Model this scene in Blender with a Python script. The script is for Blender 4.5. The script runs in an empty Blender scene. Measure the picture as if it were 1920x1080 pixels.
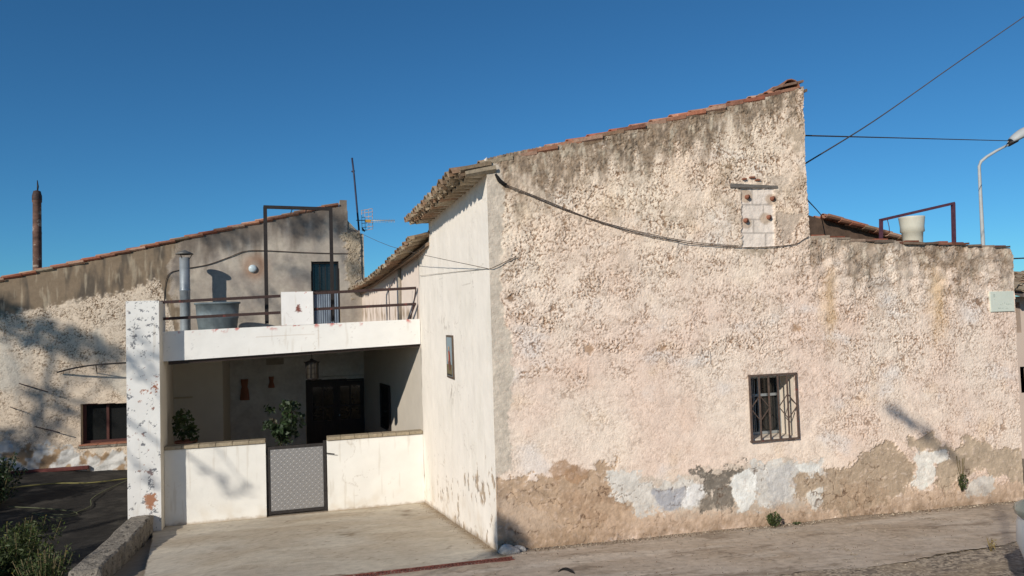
import bpy, bmesh, math, random
import numpy as np
from mathutils import Vector, Matrix
random.seed(7)
sc = bpy.context.scene
COL = sc.collection
# ---------------------------------------------------------------- camera frame
K = 1.2                      # metres per layout unit
CAMZ = 3.036
F = 1400.0
PITCH = math.radians(2.4); ROLL = math.radians(-1.8)
RM = (Matrix.Rotation(math.pi/2+PITCH, 3, 'X') @ Matrix.Rotation(ROLL, 3, 'Z'))
CAM = Vector((0, 0, CAMZ))
RMn = np.array(RM)
E = Vector((0.9633, 0.2683, 0)); N = Vector((-0.2683, 0.9633, 0)); Z = Vector((0, 0, 1))
WD = Vector((-0.384, 0.923, 0)).normalized()
def pt2(x, y): return Vector((x*K, y*K, 0))
C0 = pt2(-.184, 6.56)        # near corner of the house
J0 = pt2(-1.31, 10.6)        # porch front meets the white wall
G0 = pt2(-2.90, 14.4)        # right corner of the gable house
SUNL = (E*1.03 + N - Z*.68).normalized()   # direction the light travels
def ray(px, py): return RM @ Vector(((px-960)/F, -(py-540)/F, -1))
class Plane:
    """upright plane through p along horizontal direction d"""
    def __init__(s, p, d, name=''):
        s.p = Vector((p.x, p.y, 0)); s.d = d.normalized(); s.n = Vector((-s.d.y, s.d.x, 0))
    def off(s, k): return Plane(s.p + s.n*k, s.d)
    def at(s, px, py):
        r = ray(px, py); t = (s.p-CAM).dot(s.n)/r.dot(s.n); return CAM + r*t
    def uv(s, px, py):
        q = s.at(px, py); return ((q-s.p).dot(s.d), q.z)
    def xyz(s, u, v, k=0): return s.p + s.d*u + s.n*k + Z*v
PR = Plane(C0, E); PS = Plane(C0, N); PF = Plane(J0, E); PG = Plane(G0, E); PW = Plane(J0, WD)
def project(P):              # numpy world points -> photo pixels (used only to lay wear out on a wall)
    q = (P - np.array(CAM)) @ RMn
    return 960 + F*q[..., 0]/-q[..., 2], 540 - F*q[..., 1]/-q[..., 2]
def gz(x, y):
    x = np.asarray(x, float); y = np.asarray(y, float)
    g = 1.572 - .12*y + np.where(x < 0, .03*x, .015*x)
    fl = np.clip(.06*(-6.3-x), 0, .36)
    g = g-.03*np.clip(-3-x, 0, 3)*np.clip(11.6-y, 0, 6)
    return np.clip(np.maximum(g, fl), -1, 1.75)
def ongr(px, py, h=0):
    r = ray(px, py); t = 1.0
    lo, hi = .5, 60
    for _ in range(50):
        t = (lo+hi)/2; p = CAM + r*t
        if p.z > float(gz(p.x, p.y))+h: lo = t
        else: hi = t
    return CAM + r*t
# ---------------------------------------------------------------- numpy noise
def _h(ix, iy, s):
    n = (ix.astype(np.int64)*374761393 + iy.astype(np.int64)*668265263 + s*1442695041) & 0xffffffff
    n = ((n ^ (n >> 13))*1274126177) & 0xffffffff
    n = ((n ^ (n >> 16))*2246822519) & 0xffffffff
    return ((n ^ (n >> 15)) & 0xffffff)/float(0x1000000)
def pn(x, y, s=0):
    ix = np.floor(x); iy = np.floor(y); fx = x-ix; fy = y-iy
    u = fx*fx*fx*(fx*(fx*6-15)+10); v = fy*fy*fy*(fy*(fy*6-15)+10)
    def g(a, b):
        t = _h(ix+a, iy+b, s)*2*np.pi
        return np.cos(t)*(fx-a)+np.sin(t)*(fy-b)
    return ((g(0,0)*(1-u)+g(1,0)*u)*(1-v) + (g(0,1)*(1-u)+g(1,1)*u)*v)*1.5
def fbm(x, y, o=4, s=0, gain=.5):
    a = 1; r = 0; t = 0
    for i in range(o):
        r = r+a*pn(x*2**i+17.3*i, y*2**i-9.1*i, s+i); t += a; a *= gain
    return r/t*1.4
def worley(x, y, s=0):
    ix = np.floor(x); iy = np.floor(y)
    f1 = np.full(x.shape, 9.); f2 = np.full(x.shape, 9.); idc = np.zeros(x.shape)
    for a in (-1, 0, 1):
        for b in (-1, 0, 1):
            cx = ix+a+_h(ix+a, iy+b, s); cy = iy+b+_h(ix+a, iy+b, s+77)
            d = np.hypot(x-cx, y-cy); m = d < f1
            f2 = np.where(m, f1, np.minimum(f2, d)); idc = np.where(m, _h(ix+a, iy+b, s+5), idc); f1 = np.where(m, d, f1)
    return f1, f2, idc
def sst(a, b, x):
    t = np.clip((x-a)/(b-a), 0, 1); return t*t*(3-2*t)
def sdpoly(x, y, poly):      # signed distance, negative inside
    d = np.full(x.shape, 1e18); ins = np.zeros(x.shape, bool); n = len(poly)
    for i in range(n):
        ax, ay = poly[i]; bx, by = poly[(i+1) % n]
        ex, ey = bx-ax, by-ay; L = ex*ex+ey*ey+1e-9
        t = np.clip(((x-ax)*ex+(y-ay)*ey)/L, 0, 1)
        d = np.minimum(d, (x-ax-t*ex)**2+(y-ay-t*ey)**2)
        c = ((ay > y) != (by > y)) & (x < (bx-ax)*(y-ay)/((by-ay) if by != ay else 1e-9)+ax)
        ins ^= c
    d = np.sqrt(d); return np.where(ins, -d, d)
def lerp(a, b, t):
    return a*(1-t[..., None]) + np.asarray(b)*t[..., None]
# ---------------------------------------------------------------- object helpers
def tag(o, label=None, cat=None, group=None, kind=None):
    if label: o['label'] = label
    if cat: o['category'] = cat
    if group: o['group'] = group
    if kind: o['kind'] = kind
    return o
def thing(name, label, cat, loc=(0,0,0), group=None):
    o = bpy.data.objects.new(name, None); COL.objects.link(o); o.location = loc
    o.empty_display_size = .2
    return tag(o, label, cat, group)
def rootloc(p):
    v = Vector((0,0,0))
    while p is not None: v = v+p.location; p = p.parent
    return v
def link(name, me, mat, parent=None, origin=None):
    """vertices of me are in world space"""
    o = bpy.data.objects.new(name, me); COL.objects.link(o)
    off = rootloc(parent)
    if origin is not None: o.location = Vector(origin)-off; off = Vector(origin)
    if off.length > 0: me.transform(Matrix.Translation(-off))
    if parent is not None: o.parent = parent
    if mat: me.materials.append(mat)
    return o
class MB:
    def __init__(s): s.v = []; s.f = []; s.c = []; s.col = (1,1,1); s.sm = []
    def add(s, vs, fs, smooth=False):
        b = len(s.v); s.v += [tuple(v) for v in vs]; s.f += [tuple(i+b for i in f) for f in fs]
        s.c += [s.col]*len(vs); s.sm += [smooth]*len(fs); return s
    def hexa(s, q):          # eight corners: bottom four then top four
        return s.add(q, [(0,3,2,1),(4,5,6,7),(0,1,5,4),(1,2,6,5),(2,3,7,6),(3,0,4,7)])
    def box(s, o, a, b, c):  # origin corner and three edge vectors
        o = Vector(o); a, b, c = Vector(a), Vector(b), Vector(c)
        return s.hexa([o, o+a, o+a+b, o+b, o+c, o+a+c, o+a+b+c, o+b+c])
    def prism(s, poly, d):   # polygon in 3D extruded by d
        n = len(poly); d = Vector(d); p = [Vector(q) for q in poly]
        return s.add(p+[q+d for q in p], [tuple(range(n))[::-1], tuple(range(n, 2*n))]+[(i, (i+1) % n, n+(i+1) % n, n+i) for i in range(n)])
    def tube(s, pts, r, seg=8, cap=True):
        pts = [Vector(p) for p in pts]; n = len(pts); rs = r if isinstance(r, (list, tuple)) else [r]*n
        vs = []; up = Vector((.13, .27, .95)).normalized()
        for i, p in enumerate(pts):
            t = (pts[min(i+1, n-1)]-pts[max(i-1, 0)]).normalized()
            a = t.cross(up)
            if a.length < .1: a = t.cross(Vector((1,0,0)))
            a.normalize(); b = t.cross(a)
            for k in range(seg):
                w = 2*math.pi*k/seg; vs.append(p+(a*math.cos(w)+b*math.sin(w))*rs[i])
        fs = [(i*seg+k, i*seg+(k+1) % seg, (i+1)*seg+(k+1) % seg, (i+1)*seg+k) for i in range(n-1) for k in range(seg)]
        s.add(vs, fs, True)
        if cap:
            b = len(s.v)-len(vs); s.f += [tuple(b+k for k in range(seg))[::-1], tuple(b+(n-1)*seg+k for k in range(seg))]; s.sm += [False]*2
        return s
    def bar(s, a, b, w, h=None):   # rectangular bar from a to b
        a, b = Vector(a), Vector(b); h = h or w; t = (b-a).normalized()
        x = t.cross(Z)
        if x.length < .2: x = t.cross(N)
        x.normalize(); y = x.cross(t)
        o = a-x*w/2-y*h/2
        return s.box(o, x*w, b-a, y*h)
    def lathe(s, base, prof, seg=24, squash=1):
        base = Vector(base); vs = []
        for r, z in prof:
            for k in range(seg):
                w = 2*math.pi*k/seg; vs.append(base+Vector((r*math.cos(w), r*math.sin(w)*squash, z)))
        n = len(prof)
        return s.add(vs, [(i*seg+k, i*seg+(k+1) % seg, (i+1)*seg+(k+1) % seg, (i+1)*seg+k) for i in range(n-1) for k in range(seg)], True)
    def build(s, name, mat, parent=None, bevel=0, origin=None):
        me = bpy.data.meshes.new(name); me.from_pydata(s.v, [], s.f)
        a = me.color_attributes.new('Col', 'FLOAT_COLOR', 'POINT')
        c = np.ones((len(s.v), 4), np.float32); c[:, :3] = np.array(s.c, np.float32).reshape(-1, 3); a.data.foreach_set('color', c.ravel())
        me.polygons.foreach_set('use_smooth', s.sm)
        o = link(name, me, mat, parent, origin)
        if bevel:
            m = o.modifiers.new('b', 'BEVEL'); m.width = bevel; m.segments = 2; m.limit_method = 'ANGLE'
        return o
def gridmesh(name, P, keep, col, mat, parent=None, extra=None):
    """P (h,w,3) world points, keep (h-1,w-1) bool, col (h,w,3)"""
    h, w = P.shape[:2]
    idx = np.arange(h*w).reshape(h, w)
    q = np.stack([idx[:-1,:-1], idx[:-1,1:], idx[1:,1:], idx[1:,:-1]], -1)[keep]
    used = np.zeros(h*w, bool); used[q.ravel()] = True
    rem = np.cumsum(used)-1; q = rem[q]; v = P.reshape(-1, 3)[used]; c = col.reshape(-1, 3)[used]
    if extra is not None:     # extra MB merged in (the wall's own thickness)
        ev = np.array([tuple(a) for a in extra.v]).reshape(-1, 3)
    me = bpy.data.meshes.new(name)
    nq = len(q)
    faces = None
    if extra is None:
        V = v; loops = q.ravel(); tot = np.full(nq, 4)
        cc = c
    else:
        V = np.concatenate([v, ev]); el = [i+len(v) for f in extra.f for i in f]
        loops = np.concatenate([q.ravel(), np.array(el)]); tot = np.concatenate([np.full(nq, 4), np.array([len(f) for f in extra.f])])
        cc = np.concatenate([c, np.array(extra.c).reshape(-1, 3)])
    me.vertices.add(len(V)); me.vertices.foreach_set('co', V.astype(np.float32).ravel())
    me.loops.add(len(loops)); me.loops.foreach_set('vertex_index', loops.astype(np.int32))
    me.polygons.add(len(tot)); st = np.concatenate([[0], np.cumsum(tot)[:-1]])
    me.polygons.foreach_set('loop_start', st.astype(np.int32)); me.polygons.foreach_set('loop_total', tot.astype(np.int32))
    sm = np.ones(len(tot), bool); sm[nq:] = False
    me.polygons.foreach_set('use_smooth', sm)
    me.update(calc_edges=True)
    a = me.color_attributes.new('Col', 'FLOAT_COLOR', 'POINT')
    c4 = np.ones((len(V), 4), np.float32); c4[:, :3] = cc; a.data.foreach_set('color', c4.ravel())
    return link(name, me, mat, parent)
# ---------------------------------------------------------------- materials
MATS = {}
def mat(name, col=(.5,.5,.5), rough=.8, var=.15, scale=8, bump=.2, bscale=60, metal=0, attr=False, spots=None, stretch=(1,1,1), spec=.3, bdist=.01):
    if name in MATS: return MATS[name]
    m = bpy.data.materials.new(name); m.use_nodes = True; nt = m.node_tree; L = nt.links
    b = nt.nodes['Principled BSDF']; b.inputs['Roughness'].default_value = rough; b.inputs['Metallic'].default_value = metal
    b.inputs['Specular IOR Level'].default_value = spec
    tc = nt.nodes.new('ShaderNodeTexCoord'); mp = nt.nodes.new('ShaderNodeMapping'); mp.inputs['Scale'].default_value = stretch
    L.new(tc.outputs['Object'], mp.inputs['Vector'])
    def noise(sc_, det=6):
        n = nt.nodes.new('ShaderNodeTexNoise'); n.inputs['Scale'].default_value = sc_; n.inputs['Detail'].default_value = det
        n.inputs['Roughness'].default_value = .6; L.new(mp.outputs['Vector'], n.inputs['Vector']); return n
    n1 = noise(scale)
    mr = nt.nodes.new('ShaderNodeMapRange'); mr.inputs['From Min'].default_value = .3; mr.inputs['From Max'].default_value = .7
    mr.inputs['To Min'].default_value = 1-var; mr.inputs['To Max'].default_value = 1+var; L.new(n1.outputs['Fac'], mr.inputs['Value'])
    mx = nt.nodes.new('ShaderNodeVectorMath'); mx.operation = 'SCALE'
    if attr:
        at = nt.nodes.new('ShaderNodeAttribute'); at.attribute_name = 'Col'; src = at.outputs['Color']
        L.new(src, mx.inputs[0])
    else:
        mx.inputs[0].default_value = col
    L.new(mr.outputs['Result'], mx.inputs['Scale']); out = mx.outputs['Vector']
    if spots:                # (colour, threshold, noise scale)
        for sc_col, th, ss in spots:
            ns = noise(ss, 8); r = nt.nodes.new('ShaderNodeMapRange'); r.inputs['From Min'].default_value = th; r.inputs['From Max'].default_value = th+.03
            L.new(ns.outputs['Fac'], r.inputs['Value'])
            mm = nt.nodes.new('ShaderNodeMix'); mm.data_type = 'RGBA'; L.new(r.outputs['Result'], mm.inputs['Factor'])
            L.new(out, mm.inputs['A']); mm.inputs['B'].default_value = (*sc_col, 1); out = mm.outputs['Result']
    L.new(out, b.inputs['Base Color'])
    if bump:
        n2 = noise(bscale, 8); bp = nt.nodes.new('ShaderNodeBump'); bp.inputs['Strength'].default_value = bump; bp.inputs['Distance'].default_value = bdist
        L.new(n2.outputs['Fac'], bp.inputs['Height']); L.new(bp.outputs['Normal'], b.inputs['Normal'])
    MATS[name] = m; return m
M_wall = mat('stucco', rough=.92, var=.10, scale=14, bump=.5, bscale=55, attr=True, bdist=.012, spec=.15)
M_smooth = mat('lime_paint', rough=.85, var=.04, scale=3, bump=.25, bscale=30, attr=True, bdist=.008, spec=.2)
M_ground = mat('concrete_floor', rough=.9, var=.14, scale=9, bump=.6, bscale=70, attr=True, bdist=.01, spec=.2)
M_tile = mat('terracotta', rough=.85, var=.25, scale=25, bump=.4, bscale=60, attr=True, spec=.2)
M_white = mat('whitewash', (.80,.77,.71), .85, .04, 3, .25, 30, spec=.2, bdist=.008)
M_whitedim = mat('dimmed_whitewash', (.50,.475,.44), .85, .07, 3, .25, 30, spec=.2)  # the same whitewash, darkened for the porch shade
M_rust = mat('rusty_steel', (.055,.035,.03), .7, .3, 20, .3, 90, spots=[((.20,.045,.035), .60, 9)])
M_dark = mat('dark_steel', (.018,.014,.013), .6, .3, 15, .2, 80)
M_purple = mat('maroon_steel', (.09,.035,.05), .55, .3, 20, .2, 80)
M_black = mat('dark_void', (.012,.010,.009), .9, .2, 5, 0)
M_wood = mat('dark_wood', (.030,.018,.013), .5, .4, 6, .3, 40, stretch=(6,6,.6))
M_galv = mat('galvanised', (.36,.39,.40), .5, .15, 8, .1, 30, metal=.5)
M_brown = mat('clay_pipe', (.14,.08,.06), .85, .5, 5, .4, 40, spots=[((.33,.27,.22), .56, 2.6)], stretch=(1,1,2))
M_terra = mat('clay_pot', (.25,.10,.06), .8, .2, 10, .2, 40)
M_glass = mat('dark_glass', (.016,.017,.017), .1, .1, 3, 0, spec=.6)
M_conc = mat('old_concrete', (.25,.22,.18), .95, .4, 9, 1, 38, bdist=.03, spots=[((.11,.095,.075), .56, 18)])
M_cable = mat('cable', (.09,.065,.05), .7, .2, 5, 0)
M_bark = mat('bark', (.09,.065,.045), .95, .3, 8, .6, 30)
M_blue = mat('blue_paint', (.20,.24,.29), .6, .15, 6, .15, 40)
M_plastic = mat('cream_plastic', (.55,.53,.44), .5, .12, 5, .1, 30)
M_lamp = mat('lamp_paint', (.42,.43,.42), .5, .08, 6, .05, 30)
M_red = mat('red_paint', (.11,.032,.028), .8, .3, 10, .4, 40)
def leafmat(name, c, tr=.35):
    m = bpy.data.materials.new(name); m.use_nodes = True; nt = m.node_tree; b = nt.nodes['Principled BSDF']
    at = nt.nodes.new('ShaderNodeAttribute'); at.attribute_name = 'Col'
    mx = nt.nodes.new('ShaderNodeVectorMath'); mx.operation = 'MULTIPLY'; mx.inputs[1].default_value = c
    nt.links.new(at.outputs['Color'], mx.inputs[0]); nt.links.new(mx.outputs['Vector'], b.inputs['Base Color'])
    b.inputs['Roughness'].default_value = .6
    t = nt.nodes.new('ShaderNodeBsdfTranslucent'); nt.links.new(mx.outputs['Vector'], t.inputs['Color'])
    ms = nt.nodes.new('ShaderNodeMixShader'); ms.inputs[0].default_value = tr
    nt.links.new(b.outputs[0], ms.inputs[1]); nt.links.new(t.outputs[0], ms.inputs[2])
    nt.links.new(ms.outputs[0], nt.nodes['Material Output'].inputs['Surface']); return m
M_leaf = leafmat('leaf', (.065,.09,.028)); M_leafd = leafmat('dark_leaf', (.022,.042,.014), .12); M_dry = leafmat('dry_stem', (.25,.19,.09), .2)
M_yel = leafmat('yellow_petal', (.75,.6,.08))
def leaves(mb, centre, rad, n, size, rng=random, flat=1.0, aspect=.45):
    c = Vector(centre)
    for _ in range(n):
        while True:
            d = Vector((rng.uniform(-1,1), rng.uniform(-1,1), rng.uniform(-1,1)))
            if d.length < 1: break
        p = c + Vector((d.x*rad[0], d.y*rad[1], d.z*rad[2]))
        a = Vector((rng.gauss(0,1), rng.gauss(0,1), rng.gauss(0,1)*flat+.3)).normalized()
        b = a.cross(Vector((rng.gauss(0,1), rng.gauss(0,1), rng.gauss(0,1)))).normalized()
        s = size*rng.uniform(.6, 1.3); k = rng.uniform(.6, 1.4); mb.col = (k, k*rng.uniform(.9,1.1), k*rng.uniform(.7,1.1))
        mb.add([p-a*s*.5, p+b*s*aspect*.5, p+a*s*.5, p-b*s*aspect*.5], [(0,1,2,3)])
# ================================================================= walls
def S(r, g, b, k=.86):
    f = lambda c: ((c/255+.055)/1.055)**2.4 if c > 10 else c/255/12.92
    return np.array([f(r)*k, f(g)*k, f(b)*k])
def pbox(mb, pl, u0, u1, v0, v1, k0, k1):
    return mb.box(pl.xyz(u0, v0, k0), pl.d*(u1-u0), pl.n*(k1-k0), Z*(v1-v0))
def wallgrid(name, pl, u0, u1, v0, v1, step, outline, holes, fn, sign, mat_, parent, extra=None):
    """sign: +1 if the viewer is on the plane's +n side"""
    nu = int(abs(u1-u0)/step)+1; nv = int((v1-v0)/step)+1
    U, V_ = np.meshgrid(np.linspace(u0, u1, nu), np.linspace(v0, v1, nv))
    p = np.array(pl.p); d = np.array(pl.d); n = np.array(pl.n)
    P = p + U[..., None]*d + V_[..., None]*np.array([0, 0, 1.])
    X, Y = project(P)
    h, c = fn(U, V_, X, Y)
    cx = (X[:-1,:-1]+X[1:,1:])/2; cy = (Y[:-1,:-1]+Y[1:,1:])/2
    keep = np.ones(cx.shape, bool)
    if outline: keep &= sdpoly(cx, cy, outline) < 0
    for q in holes: keep &= sdpoly(cx, cy, q) > 0
    P = P + n*(sign*h)[..., None]
    return gridmesh(name, P, keep, np.clip(c, 0.005, .95), mat_, parent, extra)
def stucco(U, V_, s=0):
    """thrown lime render: short curled ridges and crumbs, 0..1"""
    wx = fbm(U*6, V_*6, 3, s+3, .6)*.05; wy = fbm(U*6+9, V_*6, 3, s+4, .6)*.035
    a = (U+wx)*.90-(V_+wy)*.43; b = (U+wx)*.43+(V_+wy)*.90
    def saw(n, k): t = n*k+5; return t-np.floor(t)
    n1 = fbm(a*6, b*11, 4, s+11, .55); n2 = fbm(a*15+3, b*25, 3, s+12, .55)
    s1 = saw(n1, 3.2); s2 = saw(n2, 2.6)
    c1 = sst(.09, .0, np.minimum(s1, 1-s1))*sst(-.2, .25, fbm(U*5, V_*5, 3, s+13))
    c2 = sst(.13, .0, np.minimum(s2, 1-s2))*sst(-.15, .3, fbm(U*8, V_*8, 3, s+14))
    f = fbm(U*40, V_*46, 3, s+7, .65)
    f1, f2, _ = worley((a+fbm(U*16, V_*16, 3, s+16)*.05)*11, (b+fbm(U*16, V_*16, 3, s+17)*.045)*16, s+15)
    m3 = sst(-.42, .18, fbm(U*3.3, V_*4.5, 4, s+18)); c3 = sst(.17, .02, f2-f1)*m3
    amp = np.clip(.9+fbm(U*1.4, V_*1.4, 3, s+8)*.8, .6, 1.2)
    cre = np.clip(.75*c1+.6*c2+.9*c3, 0, 1)
    return np.clip(.66+(.20*(s1-.5)+.14*(s2-.5)+.20*f-.24*c1-.20*c2-.36*c3)*1.3*amp, 0, 1.15), cre*np.clip(amp, .4, 1)
def patch(X, Y, poly, warp=7, sc=.045, s=0, soft=1.5):
    w = fbm(X*sc, Y*sc, 6, s, .72)*warp*2.3
    return sst(soft, -soft, sdpoly(X, Y, poly)+w)
# ---- front wall of the rough house
def roofR(X): return np.interp(X, [900, 945, 1480, 1503, 1512, 1516, 1700, 1890, 1930], [308, 292, 170, 160, 300, 446, 452, 464, 466])
W_RW = [(1403,706),(1486,703),(1490,825),(1407,827)]
def fnR(U, V_, X, Y):
    st, cre = stucco(U, V_, 1)
    big = fbm(U*.9, V_*.9, 4, 21); mid = fbm(U*3, V_*3, 5, 22); fine = fbm(U*14, V_*14, 4, 23)
    rough = np.interp(Y+mid*100+big*40+(X-940)*.06, [200, 600, 680, 770, 900], [1, .95, .7, .28, .3])
    rough = rough*(1-.4*sst(.25, .55, fbm(U*1.1+2, V_*1.5, 4, 27)))
    rr_ = np.maximum(rough, np.interp(Y+mid*60, [450, 800, 860], [1, .85, .5])); kx = sst(1470, 1570, X+mid*70); rough = rough*(1-kx)+rr_*kx
    base = lerp(np.broadcast_to(S(236,214,190), U.shape+(3,)), S(232,204,180), np.clip(.5+big*1.1, 0, 1))
    base = lerp(base, S(222,184,155), sst(.30, .62, fbm(U*1.6+5, V_*1.6, 4, 31))*.25)
    base = lerp(base, S(226,216,204), sst(.25, .7, fbm(U*1.3+9, V_*2.2, 4, 32))*.5)
    base = lerp(base, S(234,204,168), sst(.35, .7, fbm(U*1.8, V_*1.8+4, 4, 33))*.35)
    # dirt lying in the hollows, heavier towards the roof
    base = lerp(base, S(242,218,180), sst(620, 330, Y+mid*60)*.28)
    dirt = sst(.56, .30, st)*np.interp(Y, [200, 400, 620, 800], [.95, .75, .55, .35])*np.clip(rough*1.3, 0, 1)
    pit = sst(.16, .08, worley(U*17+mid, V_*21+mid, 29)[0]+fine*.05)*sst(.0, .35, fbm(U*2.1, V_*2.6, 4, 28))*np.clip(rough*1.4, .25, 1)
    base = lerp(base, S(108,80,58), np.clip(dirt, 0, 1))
    scar = np.zeros(U.shape)
    for yy, x0, x1 in ((655,1080,1330),(640,1330,1760),(600,950,1300),(590,1480,1700),(545,950,1200),(700,950,1100)):
        scar = np.maximum(scar, np.exp(-((Y-yy-30*fbm(X*.010, X*0, 4, int(yy)))/13)**2)*((X > x0) & (X < x1)))
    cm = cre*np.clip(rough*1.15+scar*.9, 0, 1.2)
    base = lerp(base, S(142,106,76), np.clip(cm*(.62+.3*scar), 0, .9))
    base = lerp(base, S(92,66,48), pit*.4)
    base = lerp(base, S(150,128,100), sst(.05, .5, mid+fine*.4)*np.interp(Y, [250, 480, 640], [.55, .25, .04]))
    # horizontal dark scars
    for yy, x0, x1 in ((655,1080,1330),(640,1360,1700),(600,960,1250),(585,1600,1700)):
        l = np.exp(-((Y-yy-25*fbm(X*.012, X*0, 3, int(yy)))/7)**2)*sst(-.1, .35, fbm(X*.03, Y*.08, 3, int(yy)+1))*((X > x0) & (X < x1))
        base = lerp(base, S(130,98,72), l*.22)
    # grey weathering running down from the top
    d = Y-roofR(X); streak = fbm(X*.045, Y*.007, 4, 41)*75+fbm(X*.12, Y*.05, 3, 42)*20
    reach = np.interp(X, [930, 1000, 1100, 1190, 1350, 1450, 1500, 1515, 1560, 1800, 1900], [70, 105, 70, 95, 70, 60, 15, 50, 62, 75, 50])
    m = sst(40, -34, d-reach*.86+streak)*sst(-.75, .1, fbm(X*.11, Y*.035, 4, 44)+.25)
    top = lerp(np.broadcast_to(S(140,118,94), U.shape+(3,)), S(100,84,68), sst(-.2, .5, fine+mid*.5))
    top = lerp(top, S(176,160,136), sst(.1, .55, fbm(X*.08, Y*.03, 4, 43)))
    base = lerp(base, top, m*np.where(X > 1512, .66, .86))
    base = lerp(base, S(205,165,110), (np.exp(-((X-1755-12*mid)/15)**2)+np.exp(-((X-1552-8*mid)/11)**2))*sst(480,540,Y)*sst(690,560,Y)*.55)
    # cement repairs and flaking limewash (authored in photo pixels, lying on the wall)
    sm = np.zeros(U.shape)
    def lay(poly, colr, warp=7, s=0, sc=.045, soft=1.5, k=1, flat=1, relief=0):
        nonlocal base, sm, rough, rel
        a = patch(X, Y, poly, warp, sc, s, soft)*k
        colr = np.asarray(colr)/np.array([1.04,1.12,1.22])
        tone = 1+fbm(X*.03, Y*.03, 5, s+60, .6)*.22+fine*.07
        a = np.clip(a-(.55 if soft > 3 else .35)*sst(.12, .5, fbm(X*.11, Y*.13, 4, s+90, .65))*a, 0, 1)
        base = base*(1-a[..., None])+np.asarray(colr)*a[..., None]*tone[..., None]
        sm = np.maximum(sm, a*flat); rel = rel*(1-a)+relief*a
    rel = np.zeros(U.shape)
    lay([(900,290),(938,315),(946,330),(944,450),(938,560),(955,620),(962,700),(952,800),(960,880),(920,895),(900,890)], S(204,194,178), 5, 1, relief=.004)
    lay([(915,900),(960,893),(1000,893),(1060,893),(1108,884),(1122,868),(1158,868),(1152,885),(1180,935),(1198,955),(1192,975),(1165,1000),(1100,1030),(915,1060)], S(188,164,138), 11, 2, relief=-.007)
    lay([(1040,905),(1060,920),(1110,925),(1150,905),(1180,940),(1180,970),(1120,985),(1060,950)], S(164,136,110), 12, 3, k=.5, soft=8)
    lay([(930,935),(975,935),(1020,965),(1060,985),(1030,1000),(960,1000)], S(200,180,158), 10, 4, k=.7, soft=8)
    lay([(1100,940),(1200,955),(1420,935),(1600,940),(1760,905),(1925,895),(1925,945),(1600,980),(1400,990),(1180,1010)], S(196,172,146), 14, 74, k=.75, soft=4, relief=-.003)
    lay([(1150,885),(1250,900),(1330,880),(1480,862),(1540,868),(1560,950),(1400,962),(1250,965),(1170,945)], S(202,192,176), 12, 71, k=.75, soft=5)
    lay([(1170,965),(1235,955),(1400,955),(1560,955),(1560,990),(1100,1020),(1120,990)], S(212,188,164), 16, 5, k=.5, soft=5)
    lay([(1400,962),(1600,968),(1760,945),(1918,915),(1918,950),(1600,985),(1400,990)], S(208,186,162), 16, 72, k=.45, soft=5)
    lay([(1140,882),(1190,877),(1207,905),(1230,912),(1252,898),(1285,895),(1300,905),(1322,915),(1310,948),(1260,957),(1225,952),(1200,968),(1180,942),(1150,932),(1143,905)], S(218,215,206), 10, 6, relief=.002)
    lay([(1222,922),(1280,914),(1284,950),(1236,957)], S(176,178,182), 6, 7, soft=4)
    lay([(1287,910),(1318,907),(1324,930),(1306,948),(1281,948)], S(232,232,228), 4, 8, soft=1)
    lay([(1300,888),(1405,872),(1388,890),(1372,910),(1377,948),(1315,952),(1327,925),(1312,903)], S(124,118,108), 14, 9, relief=-.006)
    lay([(1305,935),(1370,925),(1375,950),(1312,955)], S(140,132,120), 8, 10, k=.7)
    lay([(1483,885),(1570,880),(1596,868),(1617,850),(1640,834),(1672,838),(1692,848),(1706,868),(1718,880),(1712,912),(1700,917),(1660,937),(1620,952),(1580,962),(1545,950),(1520,932),(1488,938)], S(178,161,139), 11, 11, relief=-.007)
    lay([(1580,900),(1640,905),(1660,925),(1600,955),(1560,950)], S(172,146,120), 14, 12, k=.4, soft=10)
    lay([(1406,868),(1475,860),(1538,868),(1536,886),(1500,890),(1485,905),(1480,942),(1420,950),(1410,915)], S(214,212,204), 12, 13)
    lay([(1425,892),(1480,872),(1486,932),(1450,946),(1430,926)], S(190,191,190), 12, 14, k=.6, soft=6)
    lay([(1375,893),(1402,880),(1416,890),(1416,915),(1411,940),(1400,957),(1382,957),(1375,935),(1370,908)], S(234,236,230), 5, 15, soft=1, relief=.003)
    lay([(1490,872),(1534,870),(1536,886),(1498,886)], S(226,228,222), 3, 16)
    lay([(1512,918),(1542,915),(1542,938),(1528,957),(1512,945)], S(228,226,216), 5, 17)
    lay([(1700,822),(1740,815),(1778,842),(1800,824),(1830,820),(1860,838),(1925,845),(1925,900),(1860,897),(1840,882),(1800,892),(1770,880),(1775,850),(1715,845)], S(184,168,146), 10, 18, relief=-.006)
    lay([(1750,862),(1790,850),(1800,890),(1770,925),(1750,905)], S(186,170,148), 10, 19, relief=-.006)
    lay([(1712,848),(1770,843),(1777,860),(1752,868),(1752,900),(1740,916),(1718,917),(1708,905),(1717,880)], S(234,232,222), 5, 20, soft=1, relief=.003)
    lay([(1805,905),(1852,893),(1864,925),(1810,930)], S(220,220,212), 8, 21, k=.8)
    lay([(1452,400),(1478,398),(1500,405),(1488,440),(1468,455),(1456,430)], S(192,176,158), 8, 22, k=.8)
    lay([(1440,330),(1470,325),(1475,350),(1452,362)], S(176,164,148), 8, 23, k=.5)
    lay([(1386,458),(1440,458),(1452,480),(1400,478)], S(132,118,96), 12, 24, k=.6, soft=8, flat=0)
    for (cx_, cy_, r_) in ((1492,616,8),(1098,655,12),(1240,655,9),(1052,880,26),(1080,887,24),(1555,345,6)):
        lay([(cx_+r_*math.cos(t), cy_+r_*.7*math.sin(t)) for t in np.linspace(0, 6, 7)], S(172,140,110), 5, int(cx_), k=.8)
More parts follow.
